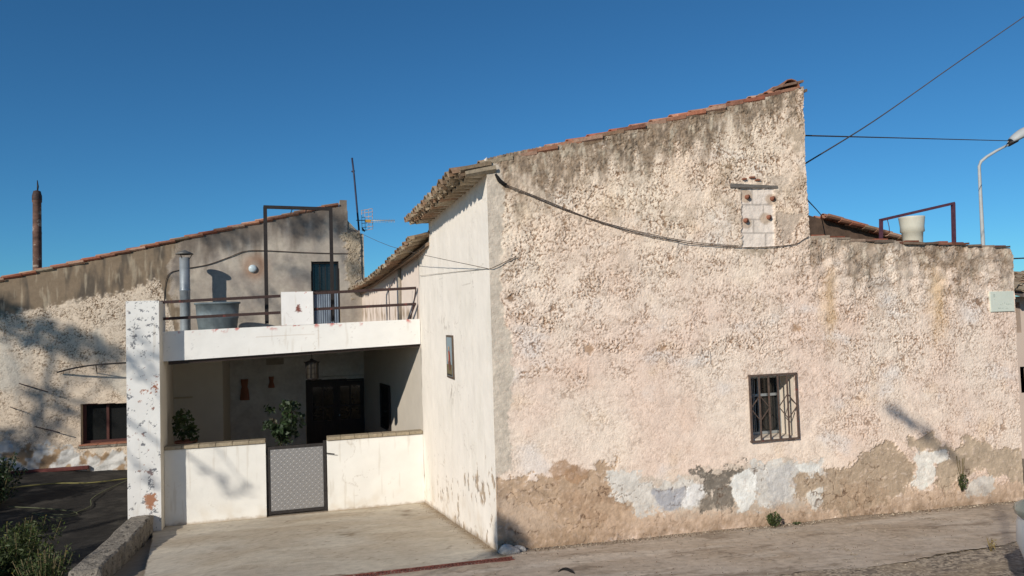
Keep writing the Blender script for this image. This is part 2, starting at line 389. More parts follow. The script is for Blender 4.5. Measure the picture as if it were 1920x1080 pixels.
    # blocked-up hatch
    a = patch(X, Y, [(1388,352),(1448,354),(1450,462),(1390,463)], 2, .1, 25)
    mort = np.minimum.reduce([np.abs(Y-384), np.abs(Y-412), np.abs(Y-437)])
    vj = np.where(Y < 384, np.abs(X-1409), np.where(Y < 412, np.abs(X-1430), np.where(Y < 437, np.abs(X-1412), np.abs(X-1434))))
    jt = sst(2.3, .8, np.minimum(mort, vj)+fine*.8)
    base = base*(1-a[..., None])+(S(226,208,188)*(1+mid*.06)[..., None]*(1-.38*jt)[..., None])*a[..., None]; sm = np.maximum(sm, a); rel = rel*(1-a)-.006*a
    for q in ((1398,368),(1444,373),(1436,410),(1396,418)):
        aa = sst(13, 9, np.hypot(X-q[0], Y-q[1])+mid*5); base = lerp(base, S(182,158,132), aa*.8)
    # cracks in the brown cement
    f1, f2, _ = worley(X*.035+mid*.8, Y*.04+fine*.3, 90)
    ck = sst(.075, .0, f2-f1)*sm*sst(-.1, .3, fbm(X*.012, Y*.02, 3, 91))*sst(840, 880, Y)
    base = lerp(base, S(92,68,50), ck*.85)
    # damp and splash along the foot
    foot = sst(34, 0, (V_-gz(P0x(PR, U), P0y(PR, U)))*110+mid*16)
    base = lerp(base, S(140,114,88), np.clip(foot*.8*(.6+mid+fine*.6), 0, .85))
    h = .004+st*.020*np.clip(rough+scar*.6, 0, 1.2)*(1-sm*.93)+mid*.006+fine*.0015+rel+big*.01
    h = h+sm*(fbm(U*14, V_*14, 5, 55, .65)*.005)-ck*.007
    # flakes standing out at the ragged lower render
    h = h + (1-sm)*sst(560, 470, Y)*mid*.006
    stones = worley(U*5, V_*7, 95)[0]
    wing = sst(1512, 1530, X)*sst(640, 500, Y)
    h = h+wing*(.5-np.clip(stones, 0, 1))*.03
    base = lerp(base, S(120,96,72), wing*sst(.5, .75, stones+fine*.1)*.45)
    return np.clip(h+.012, .001, .06), np.clip(base*np.array([1.20,1.25,1.34])+0, 0, .87)
def P0x(pl, U): return pl.p.x+pl.d.x*U
def P0y(pl, U): return pl.p.y+pl.d.y*U
house = thing('plastered_house', 'old stone house with rough cream plaster, patched foot, one barred window and tiled lean-to roof', 'house', tuple(C0+Z*.62))
OUTR = [(880,302),(905,300),(925,295),(945,290),(1100,258),(1300,214),(1480,173),(1503,163),(1507,300),(1516,447),(1600,448),(1700,453),(1800,459),(1890,466),(1896,480),(1905,700),(1918,930),(1921,1000),(1920,1090),(880,1090)]
uTop = PR.uv(1503, 163); uSh = PR.uv(1515, 447); uEnd = PR.uv(1893, 466); uEb = PR.uv(1918, 930)
body = MB(); body.col = tuple(S(226,204,182))
wu0, wv1 = PR.uv(1403,706); wu1, _ = PR.uv(1488,703); _, wv0 = PR.uv(1405,827)
ue = uEb[0]-.05
T = .42
pbox(body, PR, 0.0, wu0, .2, uSh[1]-.03, .012, T)
pbox(body, PR, wu1, ue, .2, uSh[1]-.12, .012, T)
pbox(body, PR, wu0, wu1, .2, wv0, .012, T); pbox(body, PR, wu0, wu1, wv1, uSh[1]-.03, .012, T)
a0 = PR.uv(912, 306); a1 = uTop
body.prism([PR.xyz(0, uSh[1]-.03, .012), PR.xyz(uSh[0]-.01, uSh[1]-.03, .012), PR.xyz(uSh[0]-.03, a1[1]-.04, .012), PR.xyz(0, a0[1]-.03, .012)], PR.n*(T-.012))
# flank and rear of the tall part, so it casts a true shadow
RISE = (a1[1]-a0[1])/(a1[0]-a0[0])
DEEP = 3.86
pbox(body, PR, uSh[0]-.35, uSh[0]-.03, .2, a1[1]-.12, T, DEEP)
body.prism([PR.xyz(0.3, .2, DEEP), PR.xyz(uSh[0]-.03, .2, DEEP), PR.xyz(uSh[0]-.03, a1[1]-.12, DEEP), PR.xyz(0.3, a0[1]-.12, DEEP)], -PR.n*.3)
# right end return wall of the low wing
pbox(body, PR, ue-.35, ue, .1, uSh[1]-.14, T, 5.2)
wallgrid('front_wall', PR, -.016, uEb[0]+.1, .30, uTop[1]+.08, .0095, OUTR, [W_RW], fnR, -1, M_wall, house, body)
# barred window recess
wn = MB(); wn.col = tuple(S(225,210,192))
pbox(wn, PR, wu1-.001, wu1+.02, wv0, wv1, .015, .36)
win = thing('window', None, None)
win.parent = house; win.location = Vector(PR.xyz(wu0, wv0))-house.location
rv = MB(); rv.col = tuple(S(232,218,200))
pbox(rv, PR, wu1-.012, wu1+.004, wv0, wv1, .005, .30); pbox(rv, PR, wu0-.004, wu0+.012, wv0, wv1, .005, .30)
rv.box(PR.xyz(wu0, wv0-.004, .005), PR.d*(wu1-wu0), PR.n*.30, Z*.02); rv.box(PR.xyz(wu0, wv1-.016, .005), PR.d*(wu1-wu0), PR.n*.30, Z*.02)
rv.build('reveal', M_smooth, win)
pn_ = MB(); pbox(pn_, PR, wu0-.02, wu1+.02, wv0-.02, wv1+.02, .302, .34); pn_.build('pane', M_glass, win)
fr = MB()
for u in (wu0+.012, (wu0+wu1)/2-.015, wu1-.042): pbox(fr, PR, u, u+.03, wv0, wv1, .26, .295)
for v in (wv0+.02, wv1-.055, (wv0+wv1)/2+.1): pbox(fr, PR, wu0+.0425, wu1-.0425, v, v+.03, .262, .293)
for i in range(9):
    u = wu0+.06+i*.022; fr.bar(PR.xyz(u, wv0+.05, .25), PR.xyz(u, wv1-.06, .25), .006)
fr.build('casement_frame', M_galv, win)
gr = MB(); k = -.04
v0, v1 = wv0-.005, wv1+.01
gw = wu1-wu0
for v in (v0, v1): gr.bar(PR.xyz(wu0-.02, v, k), PR.xyz(wu1+.01, v, k), .02)
us = [wu0-.012+ (gw+.014)*i/5 for i in range(6)]
for i, u in enumerate(us):
    mid_ = (v0+v1)/2
    if i in (0, 5): gr.bar(PR.xyz(u, v0, k), PR.xyz(u, v1, k), .02)
    else: gr.bar(PR.xyz(u, v0, k), PR.xyz(u, v1, k), .015)
    if i in (0,5):
        for v in (v0, v1): gr.bar(PR.xyz(u, v, k), PR.xyz(u, v, .03), .018)
for c_ in (1, 4):
    u = us[c_]; w = us[1]-us[0]; m_ = v0+(v1-v0)*.5; hh = (v1-v0)*.19
    q = [(u, m_+hh), (u+w, m_), (u, m_-hh), (u-w, m_)]
    for i in range(4): gr.bar(PR.xyz(*q[i], k), PR.xyz(*q[(i+1) % 4], k), .009)
gr.build('window_grille', mat('grille_rust', (.11,.075,.058), .7, .35, 25, .3, 90, spots=[((.16,.05,.04), .64, 11)]), win)
# lintel and clay stubs of the blocked hatch
li = MB(); p0 = PR.uv(1366, 347); p1 = PR.uv(1455, 351)
li.hexa([PR.xyz(p0[0], p0[1]-.035, -.045), PR.xyz(p1[0], p1[1]-.015, -.035), PR.xyz(p1[0], p1[1]-.015, .05), PR.xyz(p0[0], p0[1]-.035, .05),
         PR.xyz(p0[0], p0[1]+.012, -.045), PR.xyz(p1[0], p1[1]+.012, -.035), PR.xyz(p1[0], p1[1]+.012, .05), PR.xyz(p0[0], p0[1]+.012, .05)])
li.build('wooden_lintel', mat('grey_wood', (.17,.15,.13), .9, .35, 9, .6, 50, stretch=(1,1,9)), house)
for px, py in ((1399,370),(1446,373),(1439,408),(1396,414)):
    b_ = MB(); u, v = PR.uv(px, py); c_ = PR.xyz(u, v)
    b_.tube([c_+PR.n*.02, c_-PR.n*.05, c_-PR.n*.052, c_-PR.n*.01], [.028, .026, .016, .014], 12)
    b_.build('clay_stub', M_terra, house)
bb = MB()
for px, py, w in ((1389,337,.05),(1402,334,.07),(1413,339,.06)):
    u, v = PR.uv(px, py); bb.box(PR.xyz(u, v-.008, -.05), PR.d*w, PR.n*.08, Z*.022+PR.d*.004)
bb.build('broken_brick', M_terra, house, .004)
# coping of loose flat tiles on the low wing
cp = MB(); rng = random.Random(5); u = uSh[0]+.02
while u < ue-.05:
    w = rng.uniform(.14, .34); w = min(w, ue+.06-u); px_frac = (u-uSh[0])/(uEnd[0]-uSh[0])
    v = uSh[1]+(uEnd[1]-uSh[1])*px_frac+rng.uniform(-.012, .01)
    t = rng.uniform(.022, .035); t2 = rng.uniform(-.012, .012); g = rng.uniform(.6, 1.15)
    cp.col = tuple(np.array(rng.choice([S(150,128,110), S(120,98,84), S(140,96,78), S(110,96,84), S(178,160,140)]))*g)
    o = rng.uniform(.02, .07)
    cp.hexa([PR.xyz(u, v-.01, -o), PR.xyz(u+w, v-.01+t2, -o-.01), PR.xyz(u+w, v-.01+t2, T), PR.xyz(u, v-.01, T),
             PR.xyz(u, v-.01+t, -o), PR.xyz(u+w, v-.01+t+t2, -o-.01), PR.xyz(u+w, v-.01+t+t2, T), PR.xyz(u, v-.01+t, T)])
    if rng.random() < .5:
        cp.col = tuple(np.array(S(150,90,70))*g); cp.box(PR.xyz(u+.03, v+t-.009, -o+.02), PR.d*w*.7, PR.n*.2, Z*.018)
    u += w-.005 if rng.random() < .8 else w+.02
cp.build('coping', M_tile, house)
# flat roof deck behind the parapet
dk = MB(); dk.col = tuple(S(150,130,110)); pbox(dk, PR, uSh[0], ue-.35, uSh[1]-.34, uSh[1]-.26, T+.001, 5.2); dk.build('roof_deck', M_smooth, house)
# ---- white side wall
def fnS(U, V_, X, Y):
    mid = fbm(U*2.2, V_*2.2, 4, 121); fine = fbm(U*10, V_*10, 4, 122)
    g = gz(P0x(PS, U), P0y(PS, U)); hh = V_-g
    base = np.broadcast_to(S(243,236,224), U.shape+(3,))*(1+mid*.02)[..., None]
    base = lerp(base, S(226,220,206), sst(.1, .6, fbm(U*1.5, V_*.8, 4, 123))*.35)
    # flaking near the foot
    pe = fbm(U*5, V_*3.2, 5, 124, .65)+fbm(U*18, V_*9, 3, 128)*.35
    thr = np.interp(hh, [0, .15, .5, .9, 1.2, 2.5], [.22, .38, .42, .62, .85, 1.3])
    thr = thr - .45*np.exp(-((X-905)/22)**2-((Y-905)/42)**2) - .22*np.exp(-((X-842)/14)**2-((Y-915)/30)**2)
    fl = sst(0, .06, pe-thr)
    col = lerp(np.broadcast_to(S(186,166,142), U.shape+(3,)), S(150,140,128), sst(-.2, .4, fine))
    base = base*(1-fl[..., None])+col*fl[..., None]
    foot = sst(.07, 0, hh+fine*.03); base = lerp(base, S(140,122,98), foot*.7)
    # cement edge at the corner
    ed = sst(.03, .0, U+fine*.02+mid*.015-.0)*sst(.9, 1.2, hh*1.0); base = lerp(base, S(196,186,172), ed*.7)
    crk = worley(U*1.3+mid*.5, V_*1.1, 140); cr2 = sst(.012, 0, crk[1]-crk[0])*sst(-.1, .2, fbm(U*.8, V_*.8, 3, 141)); base = lerp(base, S(170,158,142), cr2*.5)
    sp = sst(.6, .0, hh)*sst(-.1, .5, fbm(U*3, V_*3, 4, 142)); base = lerp(base, S(206,188,162), sp*.45)
    base = lerp(base, S(214,206,190), sst(.15, .6, fbm(U*9, V_*.9, 4, 143))*.14)
    # drips
    dr = sst(.35, .55, fbm(U*16, V_*1.6, 4, 129)-.12)*np.exp(-((Y-550)/60)**2)*sst(870, 830, X)
    base = lerp(base, S(170,160,146), dr*.5)
    dr2 = np.exp(-((X-849)/5)**2)*sst(712, 730, Y)*sst(775, 735, Y)*sst(-.1, .3, fine); base = lerp(base, S(165,155,140), dr2*.7)
    dr2 = sst(.1,.5,fine)*np.exp(-((X-836)/9)**2)*np.exp(-((Y-605)/14)**2); base = lerp(base, S(165,155,140), dr2*.7)
    h = .008+mid*.007+fine*.0014-fl*.003
    return np.clip(h, .0005, .05), np.clip(base*np.array([1.12,1.10,1.09]), 0, .88)
uSe = PS.uv(805, 400)[0]; uJ = (J0-C0).dot(N)
OUTS = [(930,296),(910,307),(805,398),(804,470),(780,478),(770,960),(932,1100),(960,1100)]
topS = PS.uv(910, 307)[1]
sb = MB(); sb.col = tuple(S(236,228,214))
pbox(sb, PS, .02, uSe, .2, topS-.02, -.40, -.004)
lowtop = PS.uv(803, 452)[1]
pbox(sb, PS, uSe, uJ+.05, .0, lowtop-.05, -.40, -.004)
wallgrid('side_wall', PS, -.016, uJ, -.1, topS+.05, .0125, None, [[(700,300),(804.5,300),(804.5,452),(700,530)]], fnS, 1, M_smooth, house, sb)
# picture tiles on the side wall
u0, v1 = PS.uv(840, 628); u1, v0 = PS.uv(854, 711)
if u0 > u1: u0, u1 = u1, u0
pt = thing('tile_panel', 'tall narrow picture of glazed tiles in a brown frame on the white side wall', 'tile picture', tuple(PS.xyz(u0, v0)))
q = MB(); pbox(q, PS, u0, u1, v0, v1, .014, .03); q.build('frame', mat('frame_wood', (.10,.07,.05), .6, .3, 20), pt)
q = MB(); du = u1-u0; dv = v1-v0
def fl_(x0, x1, y0, y1, c, k=.0305): q.col = tuple(c); pbox(q, PS, u0+du*x0, u0+du*x1, v0+dv*y0, v0+dv*y1, k-.002, k+.0015)
fl_(.1, .9, .05, .95, S(150,165,170))
fl_(.12, .88, .10, .32, S(120,110,80), .033); fl_(.12, .88, .06, .10, S(60,55,50), .0335)
q.build('picture', M_smooth, pt)
q = MB(); q.col = tuple(S(165,70,60))
def disc(cx, cy, rx, ry, c, k=.036):
    q.col = tuple(c); n = 14
    q.prism([PS.xyz(u0+du*(cx+rx*math.cos(t*2*math.pi/n)), v0+dv*(cy+ry*math.sin(t*2*math.pi/n)), k) for t in range(n)], PS.n*.0015)
disc(.5, .45, .17, .2, S(165,75,62)); disc(.42, .30, .16, .12, S(120,85,70), .038); disc(.5, .70, .08, .045, S(205,170,140), .038); disc(.62, .5, .07, .12, S(190,180,160), .038)
q.build('painted_figure', M_smooth, pt)
# ---- barrel tile roofs
def barrel(mb, o, slope, side, up, r0, r1, L, conv=True, th=.013, seg=6):
    vs = []
    for (t, r) in ((0, r0), (1, r1)):
        for rr in (r, r-th):
            for k in range(seg+1):
                w = math.pi*k/seg; s_ = 1 if conv else -1
                vs.append(o+slope*(L*t)+side*(math.cos(w)*rr)+up*(s_*math.sin(w)*rr*.85))
    n = seg+1; f = []
    for k in range(seg):
        f += [(k, k+1, 2*n+k+1, 2*n+k), (n+k+1, n+k, 3*n+k, 3*n+k+1), (k+1, k, n+k, n+k+1), (2*n+k, 2*n+k+1, 3*n+k+1, 3*n+k)]
    f += [(0, 2*n, 3*n, n), (seg, n+seg, 3*n+seg, 2*n+seg)]
    mb.add(vs, f, False)
TC = [S(196,128,100), S(180,112,88), S(206,148,118), S(170,120,98), S(214,172,146), S(186,138,112)]
WC = [S(176,158,134), S(160,140,116), S(146,124,102), S(186,170,146), S(168,136,110)]
def tileroof(mb, o, side, slope, ncol, nrow, cs=.22, rs=.28, rng=None, weather=2, sag=None, w=1.0):
    rng = rng or random.Random(1); up = side.cross(slope).normalized()
    if up.z < 0: up = -up
    for i in range(ncol):
        for j in range(nrow):
            old = j < weather
            for conv in (False, True):
                c = np.array(rng.choice(WC if old or rng.random() < .15 else TC))*rng.uniform(.75, 1.1)
                mb.col = tuple(c)
                p = o+side*(cs*(i+(.5 if conv else 0)+rng.uniform(-.04, .04)))+slope*(rs*j+rng.uniform(-.02, .02)-(.04 if conv and j == 0 else 0))+up*((.045 if conv else .075)+.02+rng.uniform(-.006, .006))
                if sag: p = p+Z*sag(i, j)
                sl = (slope-up*.05).normalized() if False else (slope+up*(-.045)+side*rng.uniform(-.03, .03)).normalized()
                r0 = cs*.42*w; r1 = cs*.34*w
                barrel(mb, p+up*.0, sl, side, up, r0 if conv else r1, r1 if conv else r0, rs*1.28, conv)
slR = (E+Z*RISE).normalized()
e0 = PR.xyz(0, a0[1]+.0, 0)
OV = .30
mb = MB()
org = PR.xyz(-OV, a0[1]-OV*RISE-.075, .04)
L_up = (uSh[0]+OV)/slR.dot(E)
nrow = round(L_up/.272); RSP = (L_up-.02)/(nrow+.28)
ncol = int(3.95/.22)+1
tileroof(mb, org, N, slR, ncol, nrow, .22, RSP, random.Random(3))
mb.build('tile_roof', M_tile, house)
mb = MB(); tileroof(mb, org+slR*.085-Z*.062-N*.02, N, slR, ncol, 1, .22, .26, random.Random(9), 2)
mb.build('lower_eave_tiles', M_tile, house)
# ridge piece closing the top, verge mortar, soffit
mb = MB(); mb.col = tuple(S(150,108,88))
rr = random.Random(8)
for j in range(14):
    p = PR.xyz(uSh[0]-.17, a1[1]-.03, -.06+.285*j)
    mb.col = tuple(np.array(rr.choice(TC+WC))*.9); barrel(mb, p, (N-Z*.03).normalized(), E, Z, .12, .10, .34)
mb.col = tuple(S(140,112,94))
mb.box(PR.xyz(uSh[0]-.34, a1[1]-.045, -.06), (E*.34+Z*.085), N*.5, Z*.028)
mb.build('ridge_tiles', M_tile, house)
mb = MB(); mb.col = tuple(S(214,202,184))
mb.hexa([PR.xyz(-.17, a0[1]-.125, .02), PR.xyz(.0, a0[1]-.12, .02), PR.xyz(.0, a0[1]-.12, 3.93), PR.xyz(-.17, a0[1]-.125, 3.93),
         PR.xyz(-.19, a0[1]-.08, .02), PR.xyz(.0, a0[1]-.04, .02), PR.xyz(.0, a0[1]-.04, 3.93), PR.xyz(-.19, a0[1]-.08, 3.93)])
mb.build('soffit', M_smooth, house)
mb = MB(); mb.col = tuple(S(150,132,112))
mb.box(PR.xyz(0, a0[1]-.085, .0), slR*(L_up-OV-.1), N*3.88, Z*.05)
mb.build('roof_boarding', M_smooth, house)
# verge mortar bed under the edge tiles, uneven
mb = MB(); rr = random.Random(4); mb.col = tuple(S(132,112,92)); t = -.30
while t < L_up-.45:
    w = rr.uniform(.2, .4); mb.col = tuple(S(138,116,94)*rr.uniform(.7, 1.1))
    p = PR.xyz(0, a0[1], 0)+slR*t
    mb.box(p+N*-.022+Z*(-.075+rr.uniform(-.01, .01)), slR*w, N*.16, Z*rr.uniform(.03, .045)); t += w
mb.build('verge_mortar', M_tile, house)
# ================================================================= wall beyond the porch corner, low roof
def fnW(U, V_, X, Y):
    mid = fbm(U*2.2, V_*2.2, 4, 221); fine = fbm(U*10, V_*10, 4, 222)
    base = np.broadcast_to(S(238,222,208), U.shape+(3,))*(1+mid*.03)[..., None]
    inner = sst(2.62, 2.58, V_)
    base = lerp(base, S(205,196,182), inner)  # porch interior: same white paint, its shade partly set into the colour
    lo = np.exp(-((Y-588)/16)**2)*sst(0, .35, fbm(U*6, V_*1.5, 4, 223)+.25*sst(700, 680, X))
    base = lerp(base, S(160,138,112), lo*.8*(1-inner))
    return np.clip(.008+mid*.005+fine*.001, .0005, .05), base
wend = 4.97
wt0 = PW.uv(787, 470)[1]
wb = MB(); wb.col = tuple(S(230,215,200))
EA = PS.xyz(uSe, 0); pA = PS.uv(803, 450)[1]       # roof edge height at the near end
pB = PW.uv(680, 545)[1]
def topW(u): return pA-.10+(pB+.02-(pA-.10))*max(0, min(1, (u+.9)/(wend+.9)))
wb.prism([PW.xyz(0, -.2, -.02), PW.xyz(wend, -.2, -.02), PW.xyz(wend, topW(wend)-.03, -.02), PW.xyz(0, topW(0)-.03, -.02)], -PW.n*.35)
nuW = 200
OUTW = None
def fnW2(U, V_, X, Y): return fnW(U, V_, X, Y)
U, V_ = np.meshgrid(np.linspace(0, wend, 330), np.linspace(0, 1, 300))
tops = np.interp(U, [0, wend], [topW(0), topW(wend)]); VV = -.15+(tops+.15)*V_
Pw = np.array(PW.p)+U[..., None]*np.array(PW.d)+VV[..., None]*np.array([0,0,1.])
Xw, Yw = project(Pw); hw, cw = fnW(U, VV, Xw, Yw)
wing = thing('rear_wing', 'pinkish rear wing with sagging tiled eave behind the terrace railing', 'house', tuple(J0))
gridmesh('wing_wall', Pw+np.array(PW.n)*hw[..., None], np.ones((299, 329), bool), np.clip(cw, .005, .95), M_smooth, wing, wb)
# sagging eave of the wing
pe0 = PS.xyz(uSe+.02, pA); pe1 = PW.xyz(wend+.15, pB+.0)
es = (pe1-pe0); eL = es.length; es.normalize()
side_in = Vector((es.y, -es.x, 0)).normalized()
slW = (side_in+Z*.30).normalized()
mb = MB(); ncolW = int(eL/.205)
def sagf(i, j): 
    t = i/ncolW; return -.10*math.sin(math.pi*t)+.012*math.sin(i*1.7)
tileroof(mb, pe0-side_in*.24+Z*(-.055), es, slW, ncolW, 6, .205, .285, random.Random(13), 6, sagf)
mb.build('tile_roof', M_tile, wing)
mb = MB(); mb.col = tuple(S(150,128,108))
mb.box(pe0+Z*-.11+side_in*-.05, es*eL, slW*1.6, Z*.05)
mb.build('roof_boarding', M_smooth, wing)
mb = MB(); mb.col = tuple(S(160,120,95))
pp = [PW.at(752, 500)+PW.n*.03, PW.at(754, 603)+PW.n*.03]
mb.tube(pp, .035, 10); mb.col = tuple(S(150,135,118))
mb.build('downpipe', mat('pale_pipe', (.28,.24,.19), .8, .3, 12, .2, 40), wing)
# ================================================================= gable house at the left / back wall of the porch
def topG(X): return np.interp(X, [-120, 0, 110, 330, 495, 600, 637, 638, 650, 652, 676, 690], [550, 526, 503, 456, 411, 393, 388, 376, 376, 430, 432, 436])
HG = [[(583,490),(635,490),(640,622),(584,622)], [(573,712),(687,709),(690,900),(574,900)], [(152,757),(262,755),(262,832),(152,835)]]
def fnG(U, V_, X, Y):
    st, cre = stucco(U, V_, 61); mid = fbm(U*2.4, V_*2.4, 5, 321); fine = fbm(U*11, V_*11, 4, 322); big = fbm(U*.7, V_*.7, 3, 323)
    d = Y-topG(X)
    band = sst(6, -3, d-np.interp(X, [0, 200, 300, 340], [62, 68, 60, 200])+fine*8+mid*8)
    right = sst(322, 342, X+mid*30)
    base = lerp(np.broadcast_to(S(232,208,178), U.shape+(3,)), S(222,202,176), np.clip(.5+big, 0, 1))
    dirt = sst(.57, .30, st)*np.interp(Y, [450, 620, 800], [.9, .65, .4]); base = lerp(base, S(104,80,56), dirt); base = lerp(base, S(112,84,56), np.clip(cre*np.interp(Y, [450, 640, 820], [.95, .7, .4]), 0, .9))
    base = lerp(base, S(205,196,178), sst(.1, .45, fbm(U*.9+3, V_*.9, 4, 324))*.6*sst(580, 640, Y))
    rough = np.ones(U.shape)*np.interp(Y+mid*50, [500, 640, 700, 830], [1, .8, .5, .35])
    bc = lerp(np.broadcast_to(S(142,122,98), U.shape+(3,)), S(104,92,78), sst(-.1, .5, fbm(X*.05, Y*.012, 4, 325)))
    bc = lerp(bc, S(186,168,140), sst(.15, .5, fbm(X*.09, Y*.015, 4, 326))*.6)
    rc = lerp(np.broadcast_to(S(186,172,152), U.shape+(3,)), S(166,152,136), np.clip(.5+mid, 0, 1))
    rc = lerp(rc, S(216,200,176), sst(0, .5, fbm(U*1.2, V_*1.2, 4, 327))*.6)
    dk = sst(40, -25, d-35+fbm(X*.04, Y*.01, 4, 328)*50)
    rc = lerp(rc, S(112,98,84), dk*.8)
    ring = np.exp(-((np.hypot(X-478, Y-500)-14)/12)**2); rc = lerp(rc, S(150,104,72), ring*.6)
    tr = patch(X, Y, [(640,440),(674,434),(680,500),(660,560),(645,500),(652,470)], 6, .06, 329)
    a = np.maximum(band, right)
    col = lerp(base, bc, band*(1-right)); col = col*(1-right[..., None])+rc*right[..., None]
    col = lerp(col, S(200,178,146), tr*.8); col = lerp(col, S(110,90,68), tr*sst(.55, .35, st)*.8)
    # whitewashed rubble at the foot
    ft = patch(X, Y, [(-60,835),(20,832),(120,838),(150,850),(245,842),(245,900),(-60,905)], 12, .04, 330, 3)*(X < 300)
    fc = lerp(np.broadcast_to(S(214,208,196), U.shape+(3,)), S(168,140,108), sst(0, .3, fbm(U*3, V_*3, 4, 331)))
    col = col*(1-ft[..., None])+fc*ft[..., None]
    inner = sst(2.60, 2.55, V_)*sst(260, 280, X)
    ic = lerp(np.broadcast_to(S(214,206,192), U.shape+(3,)), S(196,186,172), np.clip(.5+mid, 0, 1)); col = col*(1-inner[..., None])+ic*inner[..., None]  # porch back wall white, likewise darkened for the shade inside
    sm = np.clip(np.maximum(np.maximum(a*(1-tr), inner), 0), 0, 1)
    h = st*.034*rough*(1-sm*.94)+mid*.008+fine*.001+big*.01+.006*band
    stn = worley(U*4, V_*6, 340)[0]; h = h+ft*(.55-np.clip(stn, 0, 1))*.05
    return np.clip(h+.014, .001, .08), np.clip(col*np.array([1.0,1.05,1.14]), 0, .86)
gable = thing('gable_house', 'weathered gable house with grey banded roof edge, blue terrace door and dark window', 'house', tuple(PG.xyz(-4, 0)))
uGl = PG.uv(-110, 700)[0]; vGt = PG.uv(645, 374)[1]
OUTG = [(-150,555),(0,526),(110,503),(330,456),(495,411),(600,393),(636,388),(637,375),(650,375),(653,430),(675,432),(680,560),(700,1000),(-150,1000)]
gb = MB(); gb.col = tuple(S(200,184,160))
def G(px, py): return PG.uv(px, py)
# body pieces around the openings
holes = []
for hq in HG:
    us_ = [G(*p)[0] for p in hq]; vs_ = [G(*p)[1] for p in hq]; holes.append((min(us_), max(us_), min(vs_), max(vs_)))
hd, hp, hwin = holes
hd = (G(583,490)[0], G(636,490)[0], G(583,622)[1], G(583,490)[1]); hp = (G(573,712)[0], G(688,712)[0], -.3, G(573,711)[1]); hwin = (G(152,757)[0], G(262,757)[0], G(152,834)[1], G(152,757)[1])
cuts = sorted([uGl, hwin[0], hwin[1], hp[0], hd[0], hd[1], hp[1], G(680,500)[0]-.03])
def roofv(u):
    return np.interp(u, [G(-110,548)[0], G(0,530)[0], G(330,460)[0], G(637,392)[0], G(652,430)[0], G(653,436)[0]], [G(-110,548)[1], G(0,530)[1], G(330,460)[1], G(637,392)[1], G(652,434)[1], G(653,436)[1]])-.03
TG = .35
for i in range(len(cuts)-1):
    a_, b_ = cuts[i], cuts[i+1]; m_ = (a_+b_)/2
    spans = [(-.3, None)]
    for h_ in (hd, hp, hwin):
        if h_[0] <= m_ <= h_[1]:
            ns = []
            for s0, s1 in spans:
                ns.append((s0, h_[2])); ns.append((h_[3], s1))
            spans = ns
    spans = [(s0, s1) for s0, s1 in spans if s1 is None or s1-s0 > .01]
    if hd[0] <= m_ <= hd[1] and hp[0] <= m_ <= hp[1]: spans = [(hp[3], hd[2]), (hd[3], None)]
    for s0, s1 in spans:
        t0 = roofv(a_) if s1 is None else s1; t1 = roofv(b_) if s1 is None else s1
        gb.prism([PG.xyz(a_, s0, .014), PG.xyz(b_, s0, .014), PG.xyz(b_, t1, .014), PG.xyz(a_, t0, .014)], PG.n*(TG-.014))
pbox(gb, PG, G(637,388)[0], G(650,388)[0], G(640,440)[1], G(645,377)[1], .014, TG)
ur = G(679,500)[0]-.03
pbox(gb, PG, ur-.35, ur, 0, G(678,436)[1]-.05, TG, 6)
# plug behind every opening
for h_ in (hd, hp, hwin): pass
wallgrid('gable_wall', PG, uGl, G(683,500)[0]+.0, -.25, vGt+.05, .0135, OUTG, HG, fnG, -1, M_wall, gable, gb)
# roof tiles along the verge
slG = (PG.xyz(G(600,390)[0], G(600,390)[1])-PG.xyz(G(0,524)[0], G(0,524)[1])); slG.normalize()
mb = MB()
o_ = PG.xyz(G(-120,549)[0], G(-120,549)[1], .02)
nR = int((PG.xyz(G(634,386)[0], G(634,386)[1])-o_).length/.30)
tileroof(mb, o_-N*.02-Z*.085, N, slG, 5, nR, .22, .30, random.Random(23), 0)
mb.build('tile_roof', M_tile, gable)
mb = MB(); mb.col = tuple(S(150,130,108)); mb.box(o_-N*.0-Z*.095, slG*(nR*.30), N*5, Z*.04); mb.build('roof_boarding', M_smooth, gable)
# terrace door, blue corrugated
dr = thing('terrace_door', None, None); dr.parent = gable; dr.location = PG.xyz(hd[0], hd[2])-gable.location
q = MB(); 
for a_, b_ in ((hd[0]-.0, hd[0]+.04), (hd[1]-.04, hd[1])): pbox(q, PG, a_, b_, hd[2], hd[3], .03, .10)
pbox(q, PG, hd[0]+.04, hd[1]-.04, hd[3]-.05, hd[3], .03, .10); q.build('door_frame', M_dark, dr)
q = MB(); vm = G(600,545)[1]; n_ = 22
prof = []
for i in range(n_+1):
    u = hd[0]+.04+(hd[1]-hd[0]-.08)*i/n_; prof.append((u, .10+(.018 if i % 2 else 0)))
vs = []; 
for v in (hd[2], vm):
    for (u, k_) in prof: vs.append(PG.xyz(u, v, k_))
    for (u, k_) in prof: vs.append(PG.xyz(u, v, k_+.01))
m_ = n_+1; f = [(i, i+1, 2*m_+i+1, 2*m_+i) for i in range(n_)]+[(m_+i+1, m_+i, 3*m_+i, 3*m_+i+1) for i in range(n_)]
q.add(vs, f); q.build('corrugated_panel', M_blue, dr)
q = MB(); pbox(q, PG, hd[0]+.04, hd[1]-.04, vm+.01, hd[3]-.05, .13, .15); q.build('upper_pane', M_glass, dr)
q = MB()
for i in range(5):
    u = hd[0]+.07+(hd[1]-hd[0]-.14)*i/4; q.bar(PG.xyz(u, vm, .09), PG.xyz(u, hd[3]-.05, .09), .014)
q.bar(PG.xyz(hd[0]+.04, vm, .095), PG.xyz(hd[1]-.04, vm, .095), .03); q.build('door_bars', M_dark, dr)
